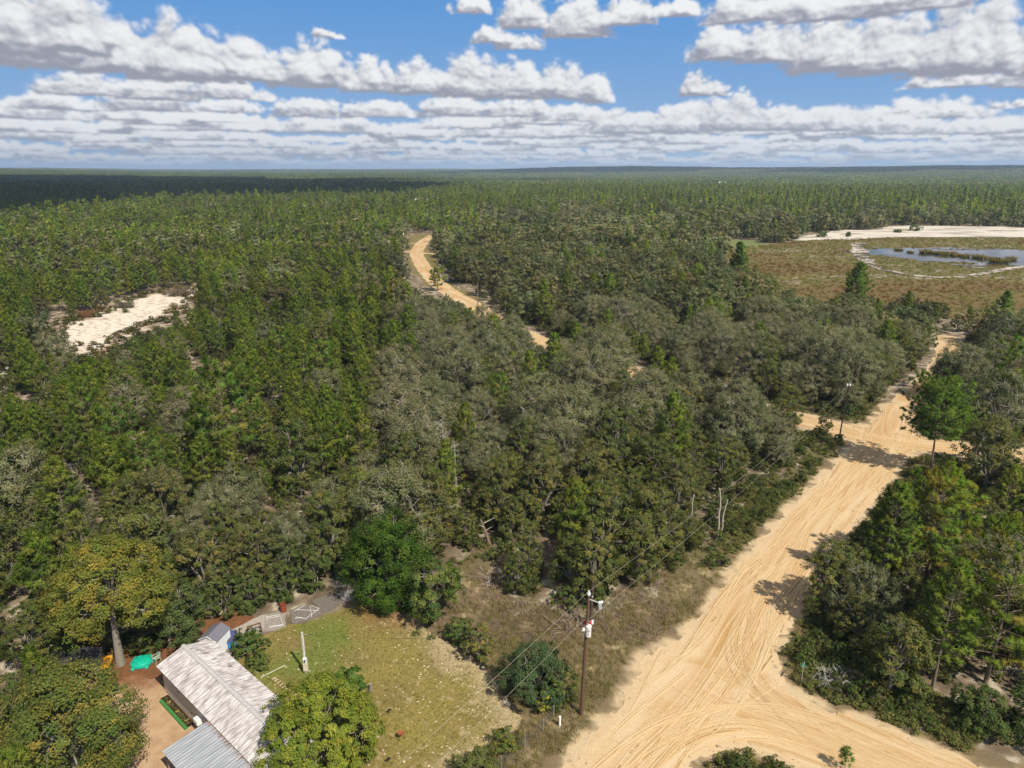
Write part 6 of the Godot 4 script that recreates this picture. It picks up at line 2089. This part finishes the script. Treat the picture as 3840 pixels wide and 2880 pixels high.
	hero("longleaf_pine", "lone tufted pine standing before the far lane", 936, Vector3(-26.7, 0, -253.0), {"h": 7.2, "r": 3.4, "base": 1.8, "levels": 7, "per": 5, "tufts": 7, "needles": 24, "nl": 0.8, "nw": 0.16, "cols": py, "bark": L(0.06, 0.05, 0.045), "flat": 1.0, "el0": 0.0, "el1": 35.0, "tr": 0.2}, 0.7)
	hero("pine_sapling", "small pine sapling growing at the bottom edge of the road", 937, Vector3(24.2, 0, -41.3), {"h": 1.7, "r": 0.6, "base": 0.4, "levels": 5, "per": 5, "tufts": 4, "needles": 26, "nl": 0.3, "nw": 0.03, "cols": [L(0.084, 0.154, 0.035), L(0.126, 0.182, 0.042)], "bark": pk, "tr": 0.03, "el0": 30.0, "el1": 70.0}, 0.5)
	heroes.append(Vector3(24.5, -50.2, 4.2))
	heroes.append(Vector3(27.4, -50.8, 3.6))
	# dead trees
	var ash := L(0.36, 0.32, 0.285)
	for q in [["dead_tree", "bleached bare tree with many fine twigs behind the vivid green tree", 951, Vector3(-9.4, 0, -88.6), 11.0, 3.4, 60, false], ["dead_tree", "leaning dead trunk with few branches next to the bleached bare tree", 952, Vector3(-7.4, 0, -85.5), 9.0, 2.2, 18, false], ["dead_snag", "tallest grey snag at the wood's edge beside the road", 953, Vector3(24.2, 0, -75.0), 6.9, 0.9, 6, true], ["dead_snag", "shorter broken snag leaning on the tallest one", 954, Vector3(24.8, 0, -75.4), 5.0, 0.8, 6, true], ["dead_snag", "pale broken snag half hidden left of the tallest one", 955, Vector3(21.2, 0, -75.8), 5.6, 0.7, 6, true], ["dead_tree", "white dead tree with upright branches right of the tall round-topped pine", 956, Vector3(66.4, 0, -93.6), 7.4, 3.2, 34, false], ["dead_tree", "slim dead tree among the oaks in the middle of the wood", 957, Vector3(-18.6, 0, -129.0), 8.0, 1.6, 16, false], ["dead_tree", "small bare twiggy tree among the bushes left of the house", 958, Vector3(-26.5, 0, -68.0), 6.0, 2.0, 30, false]]:
		var t := thing(q[0], q[1], "dead tree", q[3])
		var w := bare(q[2], q[4], q[5], ash, q[6], q[7])
		part("trunk", w, M.bark, t)
		heroes.append(Vector3(q[3].x, q[3].z, 2.2))
	# the broken trunk and fallen wood by the weeds
	var r := RandomNumberGenerator.new()
	r.seed = 71
	var br := thing("broken_trunk", "broken reddish trunk stub leaning at the top of the sandy gap", "dead tree", Vector3(-3.2, 0, -73.6), 0.4)
	var mb := MB.new()
	mb.tube([Vector3(0.6, -0.1, 0.3), Vector3(0.2, 1.6, 0), Vector3(-0.35, 3.3, -0.2)], [0.22, 0.17, 0.12], 8, L(0.17, 0.12, 0.1), true)
	part("trunk", mb, M.bark, br)
	for q in [[1.8, 0.9], [2.4, -0.7], [2.9, 1.3]]:
		mb = MB.new()
		mb.tube([Vector3(-0.05, q[0], 0), Vector3(q[1], q[0] + 0.5, 0.1)], [0.06, 0.02], 5, ash)
		part("branch", mb, M.bark, br)
	var bl := ["tangle of fallen grey branches at the wood's edge behind the utility pole", "heap of pale fallen branches at the top of the sandy gap", "fallen lichen-grey branches beside the street sign", "brown brush pile at the far end of the white clearing", "green-grey brush pile on the white clearing", "rust-brown heap of dead branches beside the white clearing"]
	var bi := 0
	for q in [[6.0, -58.6, 3.6, 46, L(0.24, 0.19, 0.165), 0.5], [-1.2, -66.5, 3.4, 54, L(0.25, 0.21, 0.185), 0.45], [27.3, -50.6, 2.6, 80, L(0.36, 0.345, 0.32), 1.3], [-114.5, -243, 7.0, 150, L(0.16, 0.13, 0.09), 3.2], [-121.5, -221, 4.6, 110, L(0.14, 0.13, 0.095), 2.2], [-126, -207, 4.6, 90, L(0.22, 0.12, 0.065), 2.4]]:
		var t := thing("brush_pile", bl[bi], "branches", Vector3(q[0], 0, q[1]), 0, "fallen branches")
		for k in 3:
			mb = MB.new()
			for i in q[3] / 3:
				var a := r.randf() * TAU
				var o := Vector3(r.randf_range(-0.5, 0.5) * q[2], r.randf() * q[5] * 0.5, r.randf_range(-0.4, 0.4) * q[2])
				var d: Vector3 = Vector3(cos(a), r.randf_range(-0.15, 0.5), sin(a)).normalized() * q[2] * r.randf_range(0.15, 0.5)
				var m: Vector3 = o + d * 0.5 + Vector3(0, r.randf() * q[5] * 0.4, 0)
				var w: float = 0.022 * sqrt(q[2])
				mb.tube([o, m, o + d], [w, w * 0.7, w * 0.25], 4, jit(q[4], r, 0.25))
				for j in 3:
					var e: Vector3 = m.lerp(o + d, r.randf())
					mb.tube([e, e + (d.normalized() + rdir(r)).normalized() * q[2] * 0.14], [w * 0.4, w * 0.12], 3, jit(q[4], r, 0.25))
			part("branch_bundle", mb, M.bark, t)
		if q[2] > 4.0:
			mb = MB.new()
			for i in 900:
				var d := rdir(r)
				d.y = absf(d.y)
				var p := Vector3(d.x * q[2] * 0.5, d.y * q[5] * 0.75, d.z * q[2] * 0.4) * r.randf_range(0.7, 1.05)
				var nn := (d + rdir(r) * 0.6).normalized()
				var s := nn.cross(rdir(r)).normalized() * 0.28
				mb.kite(p, s, nn.cross(s) * 0.4, nn, jit(q[4] * 0.85, r, 0.35))
			part("dead_leaves", mb, M.leaf, t)
		bi += 1
	# beach bushes and pond hummocks
	var bb := ["dark round bush standing alone on the white beach", "green shrub at the left end of the white beach", "low olive shrub in mid beach", "small thorny shrub on the marsh side of the beach"]
	bi = 0
	for q in [[281, -505, 4.6, 4.4], [198, -462, 3.6, 3.4], [262, -492, 2.6, 2.0], [215, -462, 1.8, 3.0]]:
		hero("beach_bush", bb[bi], 970 + bi, Vector3(q[0], 0.1, q[1]), {"h": q[3], "r": q[2], "base": 0.1, "lobes": 10, "skirt": 6, "clumps": 90, "leaves": 900, "ls": 0.8, "cols": dark, "twigs": 0, "bark": gb, "twig": tw, "sides": 3}, 0.5, "bush")
		bi += 1
	var tuft := tuft_mesh(61, 240, 1.5, 1.9, [L(0.19, 0.14, 0.06), L(0.15, 0.13, 0.05), L(0.22, 0.13, 0.06)], 0.12, M.leaf)
	bi = 0
	for q in [[206, -383, 1.4], [213, -370.5, 2.4], [216, -368, 2.0], [220, -363, 2.6], [224, -354.5, 2.0], [227, -348, 2.4], [226.5, -333, 2.6], [238, -341.5, 2.2], [206.4, -372, 1.3], [231, -343.5, 1.6], [222, -358, 1.6]]:
		var o := obj("sedge_hummock", tuft, self, Vector3(q[0], 0.1, q[1]))
		o.scale = Vector3(q[2] * 1.5, q[2] * 0.6, q[2])
		o.rotation.y = bi
		tag(o, "brown sedge hummock rising from the blue water of the pond", "hummock", "sedge hummocks in the pond")
		bi += 1


func make_undergrowth() -> void:
	var r := RandomNumberGenerator.new()
	r.seed = 88
	var n := fn(91, 0.12, 3)
	var dry := tuft_mesh(62, 22, 0.42, 0.5, [L(0.3, 0.24, 0.13), L(0.24, 0.2, 0.09), L(0.2, 0.19, 0.06), L(0.36, 0.29, 0.17)], 0.016, M.leaf)
	var green := merged(broadleaf(63, {"h": 0.55, "r": 0.42, "base": 0.01, "lobes": 7, "skirt": 3, "clumps": 40, "leaves": 240, "ls": 0.13, "cols": [L(0.17, 0.19, 0.05), L(0.13, 0.165, 0.04), L(0.21, 0.2, 0.07), L(0.15, 0.15, 0.05)], "twigs": 14, "bark": L(0.2, 0.18, 0.1), "twig": L(0.28, 0.24, 0.15), "sides": 3}), M.leaf)
	var bush := merged(broadleaf(64, {"h": 1.1, "r": 0.75, "base": 0.02, "lobes": 8, "skirt": 4, "clumps": 70, "leaves": 700, "ls": 0.17, "cols": [L(0.085, 0.12, 0.03), L(0.065, 0.095, 0.026), L(0.12, 0.14, 0.04), L(0.1, 0.11, 0.035)], "twigs": 20, "bark": L(0.2, 0.18, 0.15), "twig": L(0.25, 0.22, 0.18), "sides": 3}), M.leaf)
	var twiggy := tuft_mesh(66, 40, 0.45, 1.1, [L(0.22, 0.16, 0.135), L(0.27, 0.215, 0.185), L(0.17, 0.12, 0.1)], 0.014, M.bark)
	var xa := []; var ca := PackedColorArray()
	var xb := []; var cb := PackedColorArray()
	var xc := []; var cc := PackedColorArray()
	var xd := []; var cd := PackedColorArray()
	var z := -37.0
	while z > -132.0:
		var half := -z * 0.8
		var x := -half
		var step := 0.3 if z > -62.0 else (0.45 if z > -90.0 else 0.7)
		while x < half:
			x += step
			var px := x + r.randf_range(-0.5, 0.5) * step
			var pz := z + r.randf_range(-0.5, 0.5) * step
			if px < -16.0 and pz > -62.0: continue
			var rd := road_d(px, pz)
			if rd < 0.5 or rd > 26.0: continue
			var p := Vector2(px, pz)
			var ld := poly_d(p, lawn_poly) if pz > -66.0 else 9.0
			if ld < 0.2: continue
			var wd := poly_d(p, weed_poly)
			var side := minf(wd, rd - 3.8)
			if side > 2.6: continue
			var k := n.get_noise_2d(px, pz)
			var sparse := smoothstep(1.5, 0.35, rd) * 0.85
			var lush := smoothstep(-66.0, -78.0, pz) if px < 58.0 and line_at(p, main_road).y < 0.0 else 0.6
			if line_at(p, main_road).y > 0.0: lush = 0.95
			if r.randf() < sparse + 0.15 - k * 0.8: continue
			var sc := r.randf_range(0.6, 1.25)
			var tf := Transform3D(Basis(Vector3.UP, r.randf() * TAU).scaled_local(Vector3(sc, sc * r.randf_range(0.7, 1.2), sc)), Vector3(px, 0.01, pz))
			var tone := r.randf_range(0.75, 1.2)
			var u := r.randf()
			var hue := Color(tone * r.randf_range(0.92, 1.12), tone, tone * 0.95)
			if u < lush * 0.55:
				xb.append(tf); cb.push_back(hue)
			elif u < lush * 0.68 and rd > 1.4:
				xc.append(tf); cc.push_back(hue)
			elif pz < -56.0 and pz > -74.0 and px < 16.0 and u > 0.72:
				xd.append(tf); cd.push_back(hue)
			else:
				xa.append(tf); ca.push_back(hue)
		z -= step
	# low shrubs under the trees
	for i in 5200:
		var d := 42.0 + 170.0 * sqrt(r.randf())
		var a := r.randf_range(-0.72, 0.72)
		var p := Vector3(sin(a) * d, 0.0, -cos(a) * d)
		if open_d(p.x, p.z) < 0.6: continue
		var sc := r.randf_range(0.7, 2.3)
		var tone := r.randf_range(0.65, 1.1)
		xc.append(Transform3D(Basis(Vector3.UP, r.randf() * TAU).scaled_local(Vector3(sc, sc * r.randf_range(0.7, 1.1), sc)), p))
		cc.push_back(Color(tone * r.randf_range(0.9, 1.25), tone, tone))
	for i in 900:
		var p := Vector2(r.randf_range(-138, -88), r.randf_range(-268, -128))
		var cd2 := minf(poly_d(p, clear_poly), poly_d(p, clear_near))
		if cd2 > 2.0 or cd2 < -9.0 or r.randf() < smoothstep(-1.0, -9.0, cd2) * 0.96: continue
		var sc := r.randf_range(0.7, 2.2)
		var tone := r.randf_range(0.6, 1.0)
		xc.append(Transform3D(Basis(Vector3.UP, r.randf() * TAU).scaled_local(Vector3(sc, sc * 0.7, sc)), Vector3(p.x, 0.02, p.y)))
		cc.push_back(Color(tone * r.randf_range(1.0, 1.7), tone, tone * 0.9))
	var flake := MB.new()
	for k in 4:
		var a := TAU * k / 4
		var b := TAU * (k + 1) / 4
		flake.tri(Vector3(0, 0.03, 0), Vector3(cos(a) * 0.5, 0.0, sin(a) * 0.22), Vector3(cos(b) * 0.5, 0.0, sin(b) * 0.22), Vector3.UP, Color.WHITE)
	var xr := []; var cr := PackedColorArray()
	for i in 5200:
		var p := Vector2(r.randf_range(2, 76), r.randf_range(-124, -38))
		var rd := road_d(p.x, p.y)
		if rd > 0.4 or rd < -3.4 or r.randf() < smoothstep(-0.2, -2.6, rd) * 0.9: continue
		var sc := r.randf_range(0.06, 0.3)
		var tone := r.randf_range(0.12, 0.3)
		xr.append(Transform3D(Basis(Vector3.UP, r.randf() * TAU).scaled_local(Vector3(sc, 1.0, sc * r.randf_range(0.3, 1.0))), Vector3(p.x, 0.07, p.y)))
		cr.push_back(Color(tone, tone * 0.72, tone * 0.45))
	var o := Node3D.new()
	o.name = "undergrowth"
	add_child(o)
	tag(o, "weeds, dry grass and low bushes along the road and under the trees", "undergrowth", "", "stuff")
	scatter("dry_grass", dry, xa, ca, o)
	scatter("green_weeds", green, xb, cb, o)
	scatter("low_bushes", bush, xc, cc, o)
	scatter("dead_twigs", twiggy, xd, cd, o)
	scatter("road_litter", flake.mesh(M.plain), xr, cr, o)
	# lawn: short blades and pale fallen leaves
	var blade := tuft_mesh(67, 9, 0.085, 0.3, [L(0.2, 0.2, 0.06), L(0.26, 0.22, 0.08), L(0.15, 0.18, 0.045)], 0.012, M.leaf)
	var xl := []; var cl := PackedColorArray()
	var chip := MB.new()
	for k in 5:
		var a := TAU * k / 5
		var b := TAU * (k + 1) / 5
		chip.tri(Vector3(0, 0.02, 0), Vector3(cos(a) * 0.5, 0.004, sin(a) * 0.32), Vector3(cos(b) * 0.5, 0.004, sin(b) * 0.32), Vector3(0, 1, 0), L(1, 1, 1))
	var xp := []; var cp := PackedColorArray()
	for i in 14200:
		var p := Vector2(r.randf_range(-27, 3), r.randf_range(-63, -36))
		if poly_d(p, lawn_poly) > -0.3: continue
		if i < 11000:
			var tone := r.randf_range(0.75, 1.2)
			xl.append(Transform3D(Basis(Vector3.UP, r.randf() * TAU).scaled_local(Vector3.ONE * r.randf_range(0.7, 1.5)), Vector3(p.x, 0.05, p.y)))
			cl.push_back(Color(tone, tone, tone))
		elif r.randf() < 0.25 + 0.5 * smoothstep(-14.0, -3.0, p.x) + n.get_noise_2d(p.x * 4.0, p.y * 4.0) * 0.8:
			var s := r.randf_range(0.06, 0.26)
			var tone := r.randf_range(0.32, 0.55)
			xp.append(Transform3D(Basis(Vector3.UP, r.randf() * TAU).scaled_local(Vector3(s, 1.0, s * r.randf_range(0.5, 1.2))), Vector3(p.x, 0.066, p.y)))
			cp.push_back(Color(tone, tone * 0.84, tone * 0.6))
	o = Node3D.new()
	o.name = "lawn_cover"
	add_child(o)
	tag(o, "short lawn grass strewn with pale fallen leaves", "grass", "", "stuff")
	scatter("grass_blades", blade, xl, cl, o)
	scatter("fallen_leaves", chip.mesh(M.plain), xp, cp, o)
	# sedge on the marsh
	var sedge := tuft_mesh(68, 16, 0.9, 1.3, [L(0.9, 0.9, 0.9), L(1, 1, 1)], 0.1, M.leaf)
	var xs := []; var cs2 := PackedColorArray()
	for i in 16000:
		var p := Vector2(r.randf_range(95, 400), r.randf_range(-455, -205))
		if poly_d(p, marsh_poly) > -1.0 or (poly_d(p, pond_poly) < 4.0 and pond_d(p.x, p.y) < 1.5): continue
		var k := edge_n.get_noise_2d(p.x * 0.05, p.y * 0.13) + 0.6 * edge_n.get_noise_2d(p.x * 0.3, p.y * 0.8)
		var c := L(0.2, 0.195, 0.06).lerp(L(0.21, 0.11, 0.05), smoothstep(-0.1, 0.5, k)) * r.randf_range(0.7, 1.25)
		xs.append(Transform3D(Basis(Vector3.UP, r.randf() * TAU).scaled_local(Vector3.ONE * r.randf_range(0.6, 1.3)), Vector3(p.x, 0.02, p.y)))
		cs2.push_back(c)
	o = Node3D.new()
	o.name = "marsh_sedge"
	add_child(o)
	tag(o, "brown and olive sedge covering the open marsh", "sedge", "", "stuff")
	scatter("sedge", sedge, xs, cs2, o)


func make_tracks() -> void:
	# tyre ruts: a pressed trough between two low berms of pushed sand
	var r := RandomNumberGenerator.new()
	r.seed = 33
	var mb := MB.new()
	var prof := [[-1.5, -0.012], [-0.8, 0.024], [-0.42, -0.004], [0.42, -0.006], [0.8, 0.026], [1.5, -0.012]]
	var paths := [[main_road, 3.5, 96, 0.0, 0.62], [cross_lane, 3.2, 22, 0.0, 0.25], [spur, 3.0, 26, 0.15, 1.0], [turn_a, 2.2, 26, 0.0, 1.0], [turn_b, 2.4, 34, 0.0, 1.0]]
	var wob := fn(34, 0.03, 2)
	for q in paths:
		var line: PackedVector2Array = q[0]
		var cum := PackedFloat32Array([0.0])
		for i in line.size() - 1:
			cum.push_back(cum[i] + line[i].distance_to(line[i + 1]))
		var total := cum[cum.size() - 1]
		for k in q[2]:
			var lo := total * r.randf_range(0.0, q[4] * 0.75)
			var hi := minf(total * q[4], lo + r.randf_range(10.0, 45.0))
			if q[0] == cross_lane:
				lo = r.randf_range(8.0, 40.0)
				hi = lo + r.randf_range(12.0, 30.0)
			var off := r.randf_range(-q[1], q[1])
			var w := 0.05 + 0.2 * pow(r.randf(), 2.0)
			var deep := r.randf_range(0.5, 1.3)
			var seed_: float = k * 31.0
			var drift := r.randf_range(-0.03, 0.03) if r.randf() < 0.7 else r.randf_range(-0.16, 0.16)
			var dark: float = r.randf_range(0.0, 1.0)
			var ca := L(0.66, 0.49, 0.29).lerp(L(0.5, 0.315, 0.135), dark)
			if r.randf() < 0.16: ca = L(0.4, 0.25, 0.115)
			var cb := L(0.70, 0.545, 0.34).lerp(L(0.6, 0.42, 0.22), dark)
			var s := lo
			var last := []
			var seg := 0
			while s < hi:
				while seg < line.size() - 2 and cum[seg + 1] < s: seg += 1
				var d := (line[seg + 1] - line[seg]).normalized()
				var p := line[seg] + d * (s - cum[seg])
				var nrm := Vector2(-d.y, d.x)
				var o := off + wob.get_noise_2d(s, seed_) * 1.6 + drift * (s - lo)
				var fade := smoothstep(lo, lo + 2.0, s) * smoothstep(hi, hi - 2.0, s)
				var ring := []
				var base := 0.072
				for e in prof:
					var pp: Vector2 = p + nrm * (o + e[0] * w)
					ring.append(Vector3(pp.x, base + rut_h_fast(pp) + (e[1] * deep - 0.012 * (1.0 - fade)) * 1.0, pp.y))
				if road_d(ring[2].x, ring[2].z) > -0.3:
					last = []
				else:
					if not last.is_empty():
						for e in 5:
							mb.face(last[e], last[e + 1], ring[e + 1], ring[e], Vector3.UP, ca if e == 2 else cb)
					last = ring
				s += 0.7 if s > 0 else 0.7
	var road: Node = get_node("road")
	var o := part("tyre_tracks", mb, M.sand, road)
	o.set_meta("kind", "stuff")


func rut_h_fast(p: Vector2) -> float:
	return 0.02 * fine_n.get_noise_2d(p.x * 1.3, p.y * 1.3)


func make_clouds() -> void:
	# cumulus overhead, out of the picture, whose shadows lie on the far woods
	var m := mat("cloud", L(0.9, 0.9, 0.92), 1.0, false)
	m.metallic_specular = 0.0
	var r := RandomNumberGenerator.new()
	r.seed = 123
	var labels := ["large cumulus cloud overhead that shades the pinewood at the left", "cumulus cloud overhead that shades the far central hills", "cumulus cloud overhead that shades the far right-hand ridge", "small cumulus cloud overhead that shades a strip of far pines"]
	var ci := 0
	# centre of the shadow on the ground, half sizes, height of the cloud
	for q in [[-1600.0, -1680.0, 1350.0, 1260.0, 1000.0], [700.0, -4700.0, 1300.0, 420.0, 1250.0], [2500.0, -4000.0, 1100.0, 330.0, 1250.0], [-330.0, -2330.0, 520.0, 170.0, 1000.0]]:
		var k: float = q[4] / sun_to.y
		var c := Vector3(q[0] + sun_to.x * k, q[4], q[1] + sun_to.z * k)
		var mb := MB.new()
		var nu := 40
		var nv := 12
		var nz := fn(130 + ci, 0.004, 4)
		var pt := func(i: int, j: int) -> Vector3:
			var a := TAU * (i % nu) / nu
			var b := PI * (float(j) / nv - 0.5)
			var d := Vector3(cos(a) * cos(b), sin(b), sin(a) * cos(b))
			var rad := 1.0 + 0.55 * nz.get_noise_3d(d.x * q[2] * 0.8, d.y * 200.0, d.z * q[3] * 0.8)
			return Vector3(d.x * q[2] * rad, (d.y * 170.0 if d.y > 0.0 else d.y * 40.0) * rad, d.z * q[3] * rad)
		for i in nu:
			for j in nv:
				var A: Vector3 = pt.call(i, j); var B: Vector3 = pt.call(i + 1, j); var C: Vector3 = pt.call(i + 1, j + 1); var D: Vector3 = pt.call(i, j + 1)
				mb.smooth_quad([A, A.normalized()], [B, B.normalized()], [C, C.normalized()], [D, D.normalized()], Color.WHITE)
		var o := part("cloud", mb, m, self)
		o.position = c
		tag(o, labels[ci], "cloud", "clouds above the picture")
		ci += 1

func _ready() -> void:
	var t0 := Time.get_ticks_msec()
	make_camera()
	land_setup()
	make_ground()
	print("ground ", Time.get_ticks_msec() - t0)
	make_protos()
	object_mats()
	make_house()
	make_poles()
	make_yard()
	make_singles()
	print("singles ", Time.get_ticks_msec() - t0)
	make_forest()
	print("forest ", Time.get_ticks_msec() - t0)
	make_far_things()
	make_tracks()
	make_undergrowth()
	make_clouds()
	print("all ", Time.get_ticks_msec() - t0)
